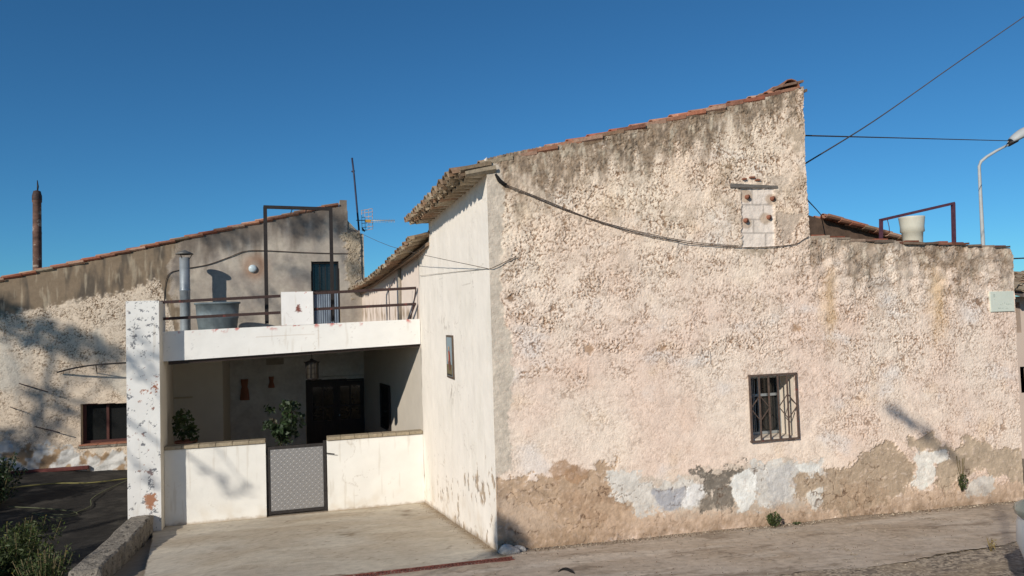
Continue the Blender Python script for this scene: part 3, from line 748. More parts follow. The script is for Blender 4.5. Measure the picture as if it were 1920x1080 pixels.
q = MB(); pbox(q, PG, hd[0]-.3, hd[1]+.1, hd[2]-.2, hd[3]+.1, .5, .52); q.build('dark_interior', M_black, gable)
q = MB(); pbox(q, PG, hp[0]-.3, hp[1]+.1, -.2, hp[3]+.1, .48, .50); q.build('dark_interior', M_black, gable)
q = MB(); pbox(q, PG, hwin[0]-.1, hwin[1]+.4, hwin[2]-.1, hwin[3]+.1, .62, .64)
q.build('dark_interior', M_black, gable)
# porch door
dr = thing('porch_door', None, None); dr.parent = gable; dr.location = PG.xyz(hp[0], 0)-gable.location
q = MB(); w = hp[1]-hp[0]
for a_, b_ in ((hp[0]+.0, hp[0]+.07), (hp[1]-.07, hp[1])): pbox(q, PG, a_, b_, 0, hp[3]-.0, .02, .12)
pbox(q, PG, hp[0]+.07, hp[1]-.07, hp[3]-.08, hp[3], .022, .118); q.build('door_frame', M_wood, dr)
for s_ in (0, 1):
    a_ = hp[0]+.07+s_*(w-.14)/2; b_ = a_+(w-.14)/2-.006
    q = MB()
    for (x0, x1) in ((a_, a_+.08), (b_-.08, b_)): pbox(q, PG, x0, x1, .01, hp[3]-.09, .06, .10)
    for (y0, y1) in ((.01, .2), (.75, .87), (1.16, 1.2), (hp[3]-.2, hp[3]-.09)): pbox(q, PG, a_+.08, b_-.08, y0, y1, .063, .097)
    pbox(q, PG, a_+.08, b_-.08, .2, .75, .075, .09); pbox(q, PG, (a_+b_)/2-.015, (a_+b_)/2+.015, .87, hp[3]-.2, .065, .095)
    lf = q.build('door_leaf', M_wood, dr)
    q = MB(); pbox(q, PG, a_+.08, b_-.08, .87, hp[3]-.2, .08, .085); q.build('door_glass', M_glass, dr)
q = MB(); c_ = PG.xyz(hp[0]+w/2+.05, .98, .03); q.tube([c_, c_-N*.04, c_-N*.045], [.02, .02, .012], 10); q.build('door_knob', M_galv, dr)
q = MB(); q.tube([PG.xyz(hp[0]-.01, hp[3]+.03, -.03), PG.xyz(hp[1]+.02, hp[3]+.035, -.03)], .012, 8); q.build('blind_rod', mat('pale_metal', (.5,.48,.44), .5, .1), dr)
# window of the gable house
wn = thing('window', None, None); wn.parent = gable; wn.location = PG.xyz(hwin[0], hwin[2])-gable.location
q = MB()
pbox(q, PG, hwin[0], hwin[0]+.06, hwin[2], hwin[3], .12, .20); pbox(q, PG, hwin[0]+.45, hwin[0]+.50, hwin[2]+.0, hwin[3], .122, .19)
pbox(q, PG, hwin[0]+.06, hwin[1], hwin[3]-.05, hwin[3], .12, .20); pbox(q, PG, hwin[0]+.06, hwin[1], hwin[2], hwin[2]+.06, .12, .20); q.build('window_frame', mat('red_wood', (.07,.025,.02), .6, .3, 8, .2, 40), wn)
q = MB(); pbox(q, PG, hwin[0]+.06, hwin[1], hwin[2]+.06, hwin[3]-.05, .16, .166); q.build('pane', M_glass, wn)
q = MB()
for i in range(3):
    u = hwin[0]-.03+i*.36; q.box(PG.xyz(u, hwin[2]-.02, -.06), PG.d*.35, PG.n*.20, Z*.028-Z*.0)
q.build('brick_sill', mat('sill_brick', (.30,.13,.08), .8, .25, 14), wn)
q = MB(); pbox(q, PG, hwin[0]-.05, hwin[1]+.05, hwin[2]-.07, hwin[2]-.022, -.05, .1); q.build('sill_bed', M_conc, wn)
# round fitting beside the terrace frame
c_ = PG.at(474, 504); q = MB(); q.col = (1,1,1)
R_ = .088
q.tube([c_+N*.02, c_-N*.05, c_-N*.07, c_-N*.085, c_-N*.09], [R_*.95, R_, R_*.9, R_*.55, .004], 24)
tag(q.build('wall_lamp', mat('opal', (.52,.60,.62), .3, .05), None, origin=c_), 'round pale bulkhead lamp on the stained wall behind the terrace', 'wall lamp')
# ================================================================= porch
porch = thing('porch', 'white porch with flaking corner pillar, flat terrace on top and low brick-capped front walls', 'porch', tuple(J0-E*2))
def Fp(px, py, k=0):
    return PF.off(k).at(px, py)
def FU(px, py): return PF.uv(px, py)
def fnP(col1, s, flake=0):
    def f(U, V_, X, Y):
        mid = fbm(U*2.5, V_*2.5, 4, s); fine = fbm(U*12, V_*12, 4, s+1)
        base = np.broadcast_to(np.clip(np.array(col1)*np.array([1.0,1.04,1.09]),0,.84), U.shape+(3,))*(1+mid*.035)[..., None]
        fl = sst(0, .05, fbm(U*9, V_*9, 5, s+3, .7)-.52)*flake
        if flake > .5:
            thr = .36+.22*fbm(X*.03, Y*.014, 3, s+15)-.28*np.exp(-((X-283)/9)**2-((Y-895)/45)**2)-.10*np.exp(-((X-262)/26)**2-((Y-620)/45)**2)-.08*np.exp(-((X-250)/22)**2-((Y-760)/50)**2)
            fl = sst(0, .05, fbm(U*9.1+V_*6.3, V_*8.7-U*5.2, 6, s+3, .74)-thr+.03)
        c2 = lerp(np.broadcast_to(S(128,130,134), U.shape+(3,)), S(176,120,96), sst(.1, .4, fbm(U*2.5, V_*2.5, 3, s+7)))
        base = base*(1-fl[..., None])+c2*fl[..., None]
        if flake > .5:
            r = patch(X, Y, [(271,926),(291,925),(292,940),(286,955),(274,950)], 4, .1, s+9); base = lerp(base, S(176,128,100), r)
        crk = worley(U*1.6+mid*.4, V_*1.5, s+40); cr2 = sst(.012, 0, crk[1]-crk[0])*sst(0, .3, fbm(U*.9, V_*.9, 3, s+41)); base = lerp(base, S(178,164,146), cr2*.45)
        g = gz(P0x(PF, U), P0y(PF, U)); sp = sst(.4, .0, V_-g)*sst(-.2, .5, fbm(U*3, V_*3, 4, s+42)); base = lerp(base, S(212,196,170), sp*.4); ft = sst(.05, 0, V_-g+fine*.03); base = lerp(base, S(170,150,122), ft*.6)
        dr_ = sst(.35, .6, fbm(U*14, V_*1.2, 4, s+5))*.25; base = lerp(base, S(190,176,154), dr_)
        return np.clip(.004+mid*.004+fine*.0008-fl*.002, .0003, .03), base
    return f
# pillar
PP = .25*K; PFf = PF.off(-PP)
pu0 = PFf.uv(237, 700)[0]; pu1 = PFf.uv(299.5, 700)[0]; pv1 = PFf.uv(270, 564)[1]
pb = MB(); pb.col = tuple(S(232,224,208)); PD = .55
pbox(pb, PFf, pu0+.004, pu1-.004, -.15, pv1-.01, .004, PD)
wallgrid('pillar', PFf, pu0, pu1, -.12, pv1, .010, None, [], fnP(S(240,234,224), 401, 1), -1, M_smooth, porch, pb)
# low walls
lu0 = pu1-.0; lu1 = FU(499, 900)[0]; ru0 = FU(614, 900)[0]; ru1 = -.012
lv = FU(400, 838)[1]; rv_ = FU(700, 820)[1]
for (a_, b_, t_, s_) in ((lu0, lu1, lv, 421), (ru0, ru1, rv_, 441)):
    q = MB(); q.col = tuple(S(236,226,208)); pbox(q, PF, a_+.003, b_-.003, -.1, t_-.004, .004, .16)
    wallgrid('low_wall', PF, a_, b_, -.1, t_, .014, None, [], fnP(S(242,235,222), s_, .0), -1, M_smooth, porch, q)
    q = MB(); n_ = 6 if s_ == 421 else 7; w = (b_-a_)/n_; rr = random.Random(s_)
    for i in range(n_):
        q.col = tuple(S(168,154,130)*rr.uniform(.82, 1.1)); q.box(PF.xyz(a_+i*w+.004, t_+.002+rr.uniform(0, .003), -.03), PF.d*(w-.008), PF.n*.21, Z*.052)
    q.build('brick_coping', M_tile, porch, .005)
    q = MB(); q.col = tuple(S(120,108,92)); pbox(q, PF, a_+.01, b_-.01, t_, t_+.05, -.022, .17); q.build('coping_mortar', M_tile, porch)
# terrace slab with parapet
lB = FU(304, 678); rB = FU(784, 645); lT = FU(302, 622); rT = FU(785, 598)
def fnPar(U, V_, X, Y):
    h, c = fnP(S(242,236,226), 461, .25)(U, V_, X, Y)
    fine = fbm(U*12, V_*12, 4, 466)
    return h, c
NUu = 240; U, V_ = np.meshgrid(np.linspace(lT[0], -.012, NUu), np.linspace(0, 1, 40))
bot = np.interp(U, [lB[0], rB[0]], [lB[1], rB[1]]); top = np.interp(U, [lT[0], rT[0]], [lT[1], rT[1]]); VV = bot+(top-bot)*V_
Pp = np.array(PF.p)+U[..., None]*np.array(PF.d)+VV[..., None]*np.array([0,0,1.]); Xp, Yp = project(Pp); hp_, cp_ = fnPar(U, VV, Xp, Yp)
ck = sst(1.2, .3, np.abs(Xp-597))*sst(.0, .3, V_)+sst(1.0, .3, np.abs(Yp-632-(Xp-480)*-.05))*((Xp > 480) & (Xp < 590))
cp_ = lerp(cp_, S(190,170,150), np.clip(ck, 0, 1)*.45)
rd = sst(.22, .42, fbm(Xp*.07, Yp*.08, 4, 468)+.0)*sst(.80, 1.0, V_); cp_ = lerp(cp_, S(196,70,58), rd*.8)
ex = MB(); ex.col = tuple(S(238,230,218))
ex.hexa([PF.xyz(lB[0], lB[1], .004), PF.xyz(-.015, rB[1], .004), PF.xyz(-.015, rB[1], .15), PF.xyz(lB[0], lB[1], .15),
         PF.xyz(lT[0], lT[1]-.004, .004), PF.xyz(-.015, rT[1]-.004, .004), PF.xyz(-.015, rT[1]-.004, .15), PF.xyz(lT[0], lT[1]-.004, .15)])
gridmesh('parapet', Pp-np.array(PF.n)*hp_[..., None], np.ones((39, NUu-1), bool), np.clip(cp_, .005, .95), M_smooth, porch, ex)
q = MB(); q.col = tuple(S(150,138,124)); dG = (PG.p-PF.p).dot(N)
q.hexa([PF.xyz(pu0+.02, lB[1]+.001, .16), PF.xyz(-.02, rB[1]+.001, .16), PF.xyz(-.45, rB[1]+.0, dG+.0), PF.xyz(pu0+.02, lB[1]+.0, dG+.0),
        PF.xyz(pu0+.02, lB[1]+.13, .16), PF.xyz(-.02, rB[1]+.13, .16), PF.xyz(-.45, rB[1]+.13, dG+.0), PF.xyz(pu0+.02, lB[1]+.13, dG+.0)])
q.build('terrace_slab', M_smooth, porch)
q = MB()
q.hexa([PF.xyz(lB[0]+.08, lB[1]-.055, .05), PF.xyz(-.02, rB[1]-.045, .05), PF.xyz(-.02, rB[1]-.045, .145), PF.xyz(lB[0]+.08, lB[1]-.055, .145),
        PF.xyz(lB[0]+.08, lB[1]-.002, .05), PF.xyz(-.02, rB[1]-.002, .05), PF.xyz(-.02, rB[1]-.002, .145), PF.xyz(lB[0]+.08, lB[1]-.002, .145)])
q.build('front_beam', M_wood, porch)
# parapet pier
a_ = FU(527, 560); b_ = FU(587, 560); t_ = FU(555, 547)[1]; bt = FU(555, 606)[1]
q = MB(); q.col = tuple(S(238,230,220)); pbox(q, PF, a_[0]+.003, b_[0]-.003, bt-.02, t_-.003, -.004, .19)
def fnPier(U, V_, X, Y):
    h, c = fnP(S(242,236,228), 481, .0)(U, V_, X, Y); e_ = fbm(U*12, V_*12, 4, 483, .7)+.45*sst(.06, 0, t_-V_)
    c = lerp(c, S(196,96,80), sst(.72, .78, e_)); p_ = patch(X, Y, [(553,573),(562,572),(564,583),(556,584)], 3, .1, 484); return h+.006, lerp(c, S(130,80,70), p_)
wallgrid('parapet_pier', PF, a_[0], b_[0], bt-.03, t_, .010, None, [], fnPier, -1, M_smooth, porch, q)
# railings
kR = .07
def rail(mb, p, q_, w=.045): mb.bar(PF.off(kR).at(*p), PF.off(kR).at(*q_), w)
q = MB(); rail(q, (300,567), (526,555)); rail(q, (303,598), (526,586)); q.build('railing', mat('rail_paint', (.045,.025,.022), .65, .3, 20, .2, 80, spots=[((.14,.035,.03), .62, 9)]), porch)
q = MB(); rail(q, (587,550), (780,540)); rail(q, (587,580), (780,570))
q.tube([PF.off(kR).at(780,540), PF.off(kR).at(776,568), PF.off(kR).at(770,598)], .010); q.tube([PF.off(kR).at(778,572), PF.off(kR).at(768,598)], .012)
q.tube([PF.off(kR+.04).at(731,600), PF.off(kR+.04).at(729,545), PF.off(kR+.04).at(741,520)], .007)
q.build('railing', mat('rail_paint', (.045,.025,.022), .65, .3, 20, .2, 80, spots=[((.14,.035,.03), .62, 9)]), porch)
# porch inner walls and floor
q = MB(); q.col = tuple(S(214,206,192))
bu1 = PG.off(-1.5).uv(418, 750)[0]; bu0 = PG.off(-1.5).uv(325, 750)[0]
PGb = PG.off(-1.5)
pbox(q, PGb, bu0-.30, bu1, -.1, lB[1]-.003, 0, 1.49); q.build('store_room', M_smooth, porch)
q = MB(); q.col = tuple(S(226,218,204))
i0 = (PGb.xyz(bu0, 0)-PF.p)
iu = i0.dot(E); ik = i0.dot(N)
q.hexa([PF.xyz(pu1-.25, -.1, PD-PP+.003), PF.xyz(pu1-.004, -.1, PD-PP+.003), PF.xyz(iu, -.1, ik), PF.xyz(iu-.25, -.1, ik),
        PF.xyz(pu1-.25, lB[1]-.004, PD-PP+.003), PF.xyz(pu1-.004, lB[1]-.004, PD-PP+.003), PF.xyz(iu, lB[1]-.004, ik), PF.xyz(iu-.25, lB[1]-.004, ik)])
q.build('side_screen', M_smooth, porch)
q = MB(); q.col = tuple(S(130,120,108)); q.hexa([PF.xyz(pu1-.3, -.06, .02), PF.xyz(-.02, -.06, .02), PF.xyz(-1.8, -.06, dG-.01), PF.xyz(pu1-.3, -.06, dG-.01),
        PF.xyz(pu1-.3, .012, .02), PF.xyz(-.02, .012, .02), PF.xyz(-1.8, .012, dG-.01), PF.xyz(pu1-.3, .012, dG-.01)]); q.build('porch_floor', M_smooth, porch)
q = MB(); q.col = tuple(S(190,176,150)); P_ = PGb.off(-.08); a_ = P_.uv(326, 747); b_ = P_.uv(360, 747); q.box(P_.xyz(a_[0], a_[1]-.012), P_.d*(b_[0]-a_[0]), P_.n*.078, Z*.022); q.build('shelf', M_smooth, porch)
# gate
gate = thing('gate', None, None); gate.parent = porch; gate.location = PF.xyz(lu1, 0)-porch.location
g0 = lu1+.012; g1 = ru0-.012; gt = FU(555, 835)[1]; gbm = FU(560, 962)[1]
q = MB(); K0 = .03
for u in (g0, g1-.045): pbox(q, PF, u, u+.045, gbm, gt+(.04 if u > g0 else 0), K0, K0+.045)
pbox(q, PF, g0+.045, g1-.045, gt-.045, gt, K0+.002, K0+.043); pbox(q, PF, g0+.045, g1-.045, gbm+.01, gbm+.055, K0+.002, K0+.043); q.build('gate_frame', mat('chipped_steel', (.03,.026,.024), .55, .3, 20, .2, 80, spots=[((.5,.48,.45), .68, 16)]), gate)
m = bpy.data.materials.new('tread_plate'); m.use_nodes = True; nt = m.node_tree; b_ = nt.nodes['Principled BSDF']
b_.inputs['Metallic'].default_value = .55; b_.inputs['Roughness'].default_value = .5; b_.inputs['Base Color'].default_value = (.33,.32,.31,1)
MATS['tread'] = m
q = MB(); pu, pw_ = g0+.05, g1-.05; pz0, pz1 = gbm+.058, gt-.048; q.col = (1,1,1)
pbox(q, PF, pu, pw_, pz0, pz1, K0+.012, K0+.02)
st_ = .046
nx = int((pw_-pu)/st_); nz = int((pz1-pz0)/st_)
for i in range(nx):
    for j in range(nz):
        c_ = PF.xyz(pu+(i+.5)*(pw_-pu)/nx, pz0+(j+.5)*(pz1-pz0)/nz, K0+.012); s_ = 1 if (i+j) % 2 else -1
        a1_ = (PF.d*s_+Z).normalized(); a2_ = (PF.d*-s_+Z).normalized(); n_ = -PF.n
        q.add([c_-a1_*.024, c_+a2_*.009, c_+a1_*.024, c_-a2_*.009, c_+n_*.005-a1_*.010, c_+n_*.005+a1_*.010], [(0,3,4),(3,2,5,4),(0,4,1),(4,5,2,1)])
q.build('tread_plate', m, gate)
q = MB(); h0 = FU(613, 848); q.tube([PF.xyz(g1-.02, h0[1], -.0), PF.xyz(g1-.02, h0[1], -.05), PF.xyz(g1+.13, h0[1]-.03, -.05)], .008); q.build('gate_handle', M_dark, gate)
for v in (gbm+.12, gt-.1): q = MB(); q.tube([PF.xyz(g0-.006, v-.03, .03), PF.xyz(g0-.006, v+.03, .03)], .012, 10); q.build('hinge', M_dark, gate)
# ================================================================= ground
def sheet(name, x0, x1, y0, y1, step, poly, dz, fn, kind='structure', warp=6, label=None, cat=None, m=None):
    X, Y = np.meshgrid(np.arange(x0, x1, step), np.arange(y0, y1, step)); g = gz(X, Y)
    P = np.stack([X, Y, g], -1); px, py = project(P)
    h, c = fn(X, Y, px, py); P[..., 2] += h+dz
    keep = np.ones(X[:-1,:-1].shape, bool)
    if poly:
        w = fbm(X*2, Y*2, 4, 700)*warp
        keep = (sdpoly(px, py, poly)+w)[:-1,:-1] < 0
    o = gridmesh(name, P, keep, np.clip(c, .005, .9), m or M_ground); tag(o, label, cat, kind=kind); return o
LG = np.array([1.30,1.32,1.36])
def fdrive(X, Y, px, py):
    a = fbm(X*.8, Y*.8, 5, 501); f = fbm(X*9, Y*9, 4, 502); b = fbm(X*.5+3, Y*1.6, 4, 503)
    c = lerp(np.broadcast_to(S(176,168,156), X.shape+(3,)), S(164,152,136), np.clip(.5+a*1.2, 0, 1)); c = lerp(c, S(190,182,168), sst(.1, .5, b)*.5)
    for (cx, cy, rx, ry, s) in ((655,1002,24,5,.6),(425,1027,20,4,.35),(690,950,22,4,.4),(760,958,18,3,.55),(765,966,14,3,.6),(640,990,10,2,.4),(730,1020,6,2,.4)):
        m_ = np.exp(-(((px-cx)/rx)**2+((py-cy)/ry)**2)+f*1.2); c = lerp(c, S(112,98,80), np.clip(m_*s, 0, .8))
    c = lerp(c, S(126,114,98), sst(.1, .6, fbm(X*11, Y*11, 4, 508, .65))*.22)
    f1, f2, _ = worley(X*.45+a*.25, Y*.55+a*.2, 509); c = lerp(c, S(118,104,86), sst(.008, 0, f2-f1)*.5)
    dots = sst(.62, .70, fbm(X*7, Y*7, 3, 507)); c = lerp(c, S(110,98,84), dots*.6)
    edge = sst(.16, .02, np.abs((X-C0.x)*E.x+(Y-C0.y)*E.y)+f*.05); c = lerp(c, S(132,112,86), edge*.7)
    edge = sst(.10, .0, np.abs((X-J0.x)*N.x+(Y-J0.y)*N.y)+f*.05); c = lerp(c, S(140,120,94), edge*.7)
    return f*.0015+a*.006, c*LG*np.array([1.08,1.04,.95])
pol = [(255,1095),(232,1500),(-200,1500),(283,1020),(283,960),(790,930),(800,944),(940,1036),(962,1052),(950,1058),(560,1098),(400,1500),(232,1500)]
pold = [(240,1200),(283,1015),(286,970),(790,928),(955,1040),(965,1052),(560,1100),(150,1160)]
sheet('driveway', -6.6, .4, 5.0, 13.2, .022, pold, .004, fdrive, warp=0)
def fpave(X, Y, px, py):
    a = fbm(X*.9, Y*.9, 5, 511); f = fbm(X*9, Y*9, 4, 512)
    u = (X-C0.x)*E.x+(Y-C0.y)*E.y; k = (X-C0.x)*N.x+(Y-C0.y)*N.y
    st = fbm(u*1.1, k*2.6, 6, 513, .68)
    c = lerp(np.broadcast_to(S(182,164,142), X.shape+(3,)), S(168,148,124), np.clip(.5+a, 0, 1)); c = lerp(c, S(128,110,90), sst(.12, .5, st)*.75)
    c = lerp(c, S(198,182,160), sst(.1, .5, fbm(u*.7+8, k*3, 4, 514))*.55)
    c = lerp(c, S(120,102,80), sst(.30, .0, -k+f*.12+st*.18)*.55)
    grit = sst(.3, .6, fbm(X*30, Y*30, 3, 515))*sst(.0, .4, fbm(X*1.2, Y*2.4, 3, 516)); c = lerp(c, S(110,96,80), grit*.55)
    c = lerp(c, S(104,90,72), sst(.05, .6, fbm(X*13, Y*13, 4, 518, .65))*.32); c = lerp(c, S(206,190,166), sst(.15, .6, fbm(X*10+4, Y*15, 4, 519, .65))*.25)
    f1, f2, _ = worley(X*1.1+a, Y*1.6, 517); ck = sst(.03, 0, f2-f1)*sst(-.1, .2, a); c = lerp(c, S(100,84,66), ck*.6)
    mound = .03*np.exp(-((px-1060)/50)**2-((py-1085)/14)**2)
    return f*.003+a*.012+st*.004-ck*.004+mound, c*LG*np.array([1,1.04,1.1])
polp = [(560,1100),(600,1082),(955,1052),(936,1034),(930,1020),(1918,900),(2600,800),(2600,960),(1960,1005),(1872,1025),(1790,1038),(1700,1056),(1640,1062),(1500,1074),(1300,1100),(1100,1200),(400,1300)]
sheet('pavement', -3.2, 11, 4.2, 12.5, .022, polp, .006, fpave, warp=5)
def froad(X, Y, px, py):
    a = fbm(X*1.2, Y*1.2, 5, 521); f1, f2, idc = worley(X*38, Y*38, 522)
    c = lerp(np.broadcast_to(S(128,116,102), X.shape+(3,)), S(172,158,138), sst(.45, .8, idc)); c = lerp(c, S(80,72,64), sst(.3, .0, idc)*.8)
    c = lerp(c, S(150,134,112), sst(0, .4, a)*.5)
    return (.5-np.clip(f1, 0, .8))*.008+a*.006, c*1.45
sheet('road', -2, 8.2, 2.2, 9.0, .014, None, -.004, froad)
def fyard(X, Y, px, py):
    a = fbm(X*1.5, Y*1.5, 5, 531); f = fbm(X*9, Y*9, 4, 532)
    c = lerp(np.broadcast_to(np.array([.022,.020,.018]), X.shape+(3,)), np.array([.05,.045,.038]), sst(-.2, .5, a+f*.4))  # near-black soil; part of the yard's shade is in this colour
    return a*.02+f*.008, c
poly_ = [(-900,860),(245,860),(244,985),(160,1075),(60,1500),(-900,1500)]
sheet('yard', -15, -3.4, 4.5, 18, .04, poly_, .0, fyard, warp=8)
# wide base sheet to the horizon
xs = np.concatenate([[-900,-300,-100,-40], np.arange(-20, 20.1, 1.0), [40,100,300,900]]); ys = np.concatenate([[-900,-200,-60,-20], np.arange(-8, 30.1, 1.0), [60,150,400,900]])
X, Y = np.meshgrid(xs, ys); P = np.stack([X, Y, gz(X, Y)-.05], -1)
o = gridmesh('ground', P, np.ones((len(ys)-1, len(xs)-1), bool), np.broadcast_to(S(150,136,118), X.shape+(3,)).copy(), M_ground); tag(o, kind='structure')
# ================================================================= things on the ground
def gpt(px, py, h=0): return ongr(px, py, h)
q = MB(); A = gpt(960, 1046, .012); B = gpt(560, 1092, .014); dAB = (B-A).normalized(); sd = Vector((-dAB.y, dAB.x, 0)).normalized()
LL = (B-A).length; wG = .105
if sd.y > 0: sd = -sd
dg = thing('drain_grate', 'rusty red steel channel grate crossing the concrete apron by the house corner', 'drain grate', tuple(A))
q.box(A-Z*.03, dAB*LL, sd*.012, Z*.046); q.box(A+sd*(wG-.012)-Z*.03, dAB*LL, sd*.012, Z*.046); q.build('channel_edge', mat('rust_red', (.16,.05,.035), .8, .4, 12, .4, 60, spots=[((.30,.18,.14), .60, 14)]), dg)
q = MB(); n_ = int(LL/.035)
for i in range(n_): q.box(A+dAB*(.01+i*.035)+sd*.012-Z*.02, dAB*.024, sd*(wG-.024), Z*.032)
q.build('grate_bars', MATS['rust_red'], dg)
# low concrete kerb wall at the left of the apron
def lowwall():
    n1, n2 = 60, 14
    pts = [gpt(244,1000), gpt(284,1008)]
    far_l = PFf.at(243, 980); far_r = PFf.at(283, 985)
    fl = Vector((far_l.x, far_l.y, 0)); fr_ = Vector((far_r.x, far_r.y, 0)); dl = (-N)
    H = .27
    q = MB(); wdt = (fr_-fl).length*1.12; L_ = 4.3
    base0 = fl-N*.02
    vs = []; segs = 160; prof = [(0,-.3),(0,.0),(0,.6),(0.02,.93),(.1,1),(.3,1),(.5,1.0),(.7,1),(.9,1),(.98,.93),(1,.6),(1,.0),(1,-.3)]
    for i in range(segs+1):
        t = L_*i/segs; c_ = base0-N*t
        for (a, b) in prof:
            w = wdt*(a-.5)*(1.0+.03*math.sin(t*9))+wdt*.5; hh = H+.012*math.sin(t*3)
            if t > 3.0: hh -= .12*min(1, (t-3.0)/.03)
            x = c_+E*w; g = .01+.045*t if b > .5 else min(float(gz(x.x, x.y)), .01+.045*t)-.02; nz = float(fbm(np.array([x.x*6.]), np.array([x.y*6.+b*3]), 4, 600)[0])
            vs.append(Vector((x.x, x.y, g+hh*b))+E*nz*.035+Z*(nz*.03 if b > .5 else 0))
    m_ = len(prof); f = [(i*m_+k, i*m_+k+1, (i+1)*m_+k+1, (i+1)*m_+k) for i in range(segs) for k in range(m_-1)]
    f += [tuple(range(m_)), tuple(range(segs*m_, segs*m_+m_))[::-1]]
    q.add(vs, f, False)
    return q.build('low_wall', M_conc, None, origin=base0)
tag(lowwall(), 'low rough concrete wall running forward from the foot of the flaking pillar', 'wall')
# red kerb and hose
q = MB(); p0 = PG.off(-.12).uv(-60, 890); p1 = PG.off(-.12).uv(165, 885)
PGk = PG.off(-.12); q.box(PGk.xyz(p0[0], .20), PG.d*(p1[0]-p0[0]), PG.n*.16, Z*.07)
tag(q.build('kerb', M_red, None, origin=PGk.xyz(p0[0], .28), bevel=.01), 'faded red painted kerb along the foot of the gable wall', 'kerb')
def hosepts(pp): return [gpt(x, y, .03) for x, y in pp]
def smooth(pts, n=6):
    out = []
    P_ = [pts[0]]+list(pts)+[pts[-1]]
    for i in range(1, len(P_)-2):
        for k in range(n):
            t = k/n; a, b, c, d = P_[i-1:i+3]
            out.append(.5*((2*b)+(-a+c)*t+(2*a-5*b+4*c-d)*t*t+(-a+3*b-3*c+d)*t**3))
    return out+[pts[-1]]
q = MB(); q.tube(smooth(hosepts([(15,915),(60,910),(110,906),(170,905),(240,897)])), .012, 6)
tag(q.build('garden_hose', mat('hose', (.22,.20,.07), .5, .1, 5), None, origin=gpt(110,906)), 'straight run of yellow hose across the dark yard', 'hose')
q = MB(); q.tube(smooth(hosepts([(15,950),(60,952),(105,955),(140,960),(140,966),(100,970),(60,962)])+hosepts([(120,965),(150,958),(170,948),(172,935),(200,918),(240,900)])), .008, 6)
tag(q.build('garden_hose', mat('hose_green', (.09,.10,.05), .5, .1, 5), None, origin=gpt(120,960)), 'looped thin green hose lying nearer in the dark yard', 'hose')
# ---- rods fixed on the gable wall
aw = thing('awning_frame', 'thin curved dark awning rod standing out above the dark window', 'awning frame', tuple(PG.at(175, 700)))
q = MB(); q.tube(smooth([PG.off(-.1).at(108,698), PG.off(-.35).at(140,690), PG.off(-.5).at(180,684), PG.off(-.55).at(240,680)]), .017, 8)
q.tube([PG.off(-.02).at(182,700), PG.off(-.45).at(180,686)], .010); q.build('awning_rod', M_dark, aw)
q = MB(); q.tube([PG.off(-.05).at(36,719), PG.off(-.28).at(90,735)], .010); tag(q.build('iron_rod', M_rust, None, origin=PG.at(36,719)), 'long thin iron rod sticking out of the rough left wall', 'rod')
q = MB(); q.tube([PG.off(-.05).at(19,763), PG.off(-.22).at(31,768)], .008); tag(q.build('iron_rod', M_rust, None, origin=PG.at(19,763)), 'short rusty peg low on the rough left wall near the picture edge', 'rod')
q = MB(); q.tube([PG.off(-.02).at(66,800), PG.off(-.25).at(112,811)], .010); tag(q.build('iron_rod', M_rust, None, origin=PG.at(66,800)), 'iron rod above the whitewashed rubble left of the dark window', 'rod')
# ---- chimney
PC = PG.off(2.0); c_ = PC.at(70, 505); R_ = (PC.at(78.5,440)-PC.at(61.5,440)).length/2; zt = PC.at(70,357).z
ch = thing('chimney_pipe', 'tall round brown clay chimney pipe above the tiled left roof', 'chimney', (c_.x, c_.y, c_.z-.6))
q = MB(); H_ = zt-c_.z
q.lathe((c_.x, c_.y, c_.z-.6), [(R_*1.0,0),(R_*1.0,.6+H_*.45),(R_*1.04,.6+H_*.46),(R_*.98,.6+H_*.48),(R_*.95,.6+H_*.84),(R_*1.06,.6+H_*.85),(R_*1.1,.6+H_*.87)], 20); q.build('pipe', M_brown, ch)
q = MB(); q.lathe((c_.x, c_.y, c_.z), [(R_*1.0,H_*.86),(R_*1.12,H_*.88),(R_*1.1,H_*.93),(R_*.8,H_*.99),(R_*.3,H_*1.0),(.001,H_*1.0)], 16); q.build('pipe_collar', M_rust, ch)
q = MB(); q.tube([PC.at(70,362), PC.at(71,350), PC.at(70,338)], [.012,.02,.008], 6); q.build('finial', M_dark, ch)
# ---- stove pipe
PSp = PG.off(-.62); a_ = PSp.at(348, 640); b_ = PSp.at(347.5, 488); R_ = (PSp.at(358,550)-PSp.at(338,550)).length/2
sp = thing('stove_pipe', 'galvanised stove pipe with conical cowl rising from the terrace', 'stove pipe', (a_.x, a_.y, 2.68))
q = MB(); z0 = 2.68; z1 = PSp.at(348,483).z
q.lathe((a_.x, a_.y, 0), [(R_, z0),(R_, z0+(z1-z0)*.62),(R_*1.06, z0+(z1-z0)*.625),(R_*1.06, z0+(z1-z0)*.64),(R_*.98, z0+(z1-z0)*.645),(R_*.98, z1),(R_*.85,z1),(R_*.85,z1-.1)], 22); q.build('pipe', M_galv, sp)
q = MB(); zc = PSp.at(347,476).z
q.lathe((a_.x, a_.y, 0), [(R_*1.72, zc),(R_*1.72, zc-.012),(R_*1.0, zc-.012),(R_*1.72, zc),(R_*1.1, zc+.035),(R_*.02, zc+.085)], 22); q.build('cowl', mat('dull_zinc', (.16,.155,.14), .6, .2, 9, metal=.3), sp)
for k_ in range(3):
    q = MB(); w = k_*2.1+.4; q.tube([Vector((a_.x+R_*.9*math.cos(w), a_.y+R_*.9*math.sin(w), z1-.03)), Vector((a_.x+R_*1.5*math.cos(w), a_.y+R_*1.5*math.sin(w), zc-.005))], .007, 6); q.build('cowl_bracket', M_dark, sp)
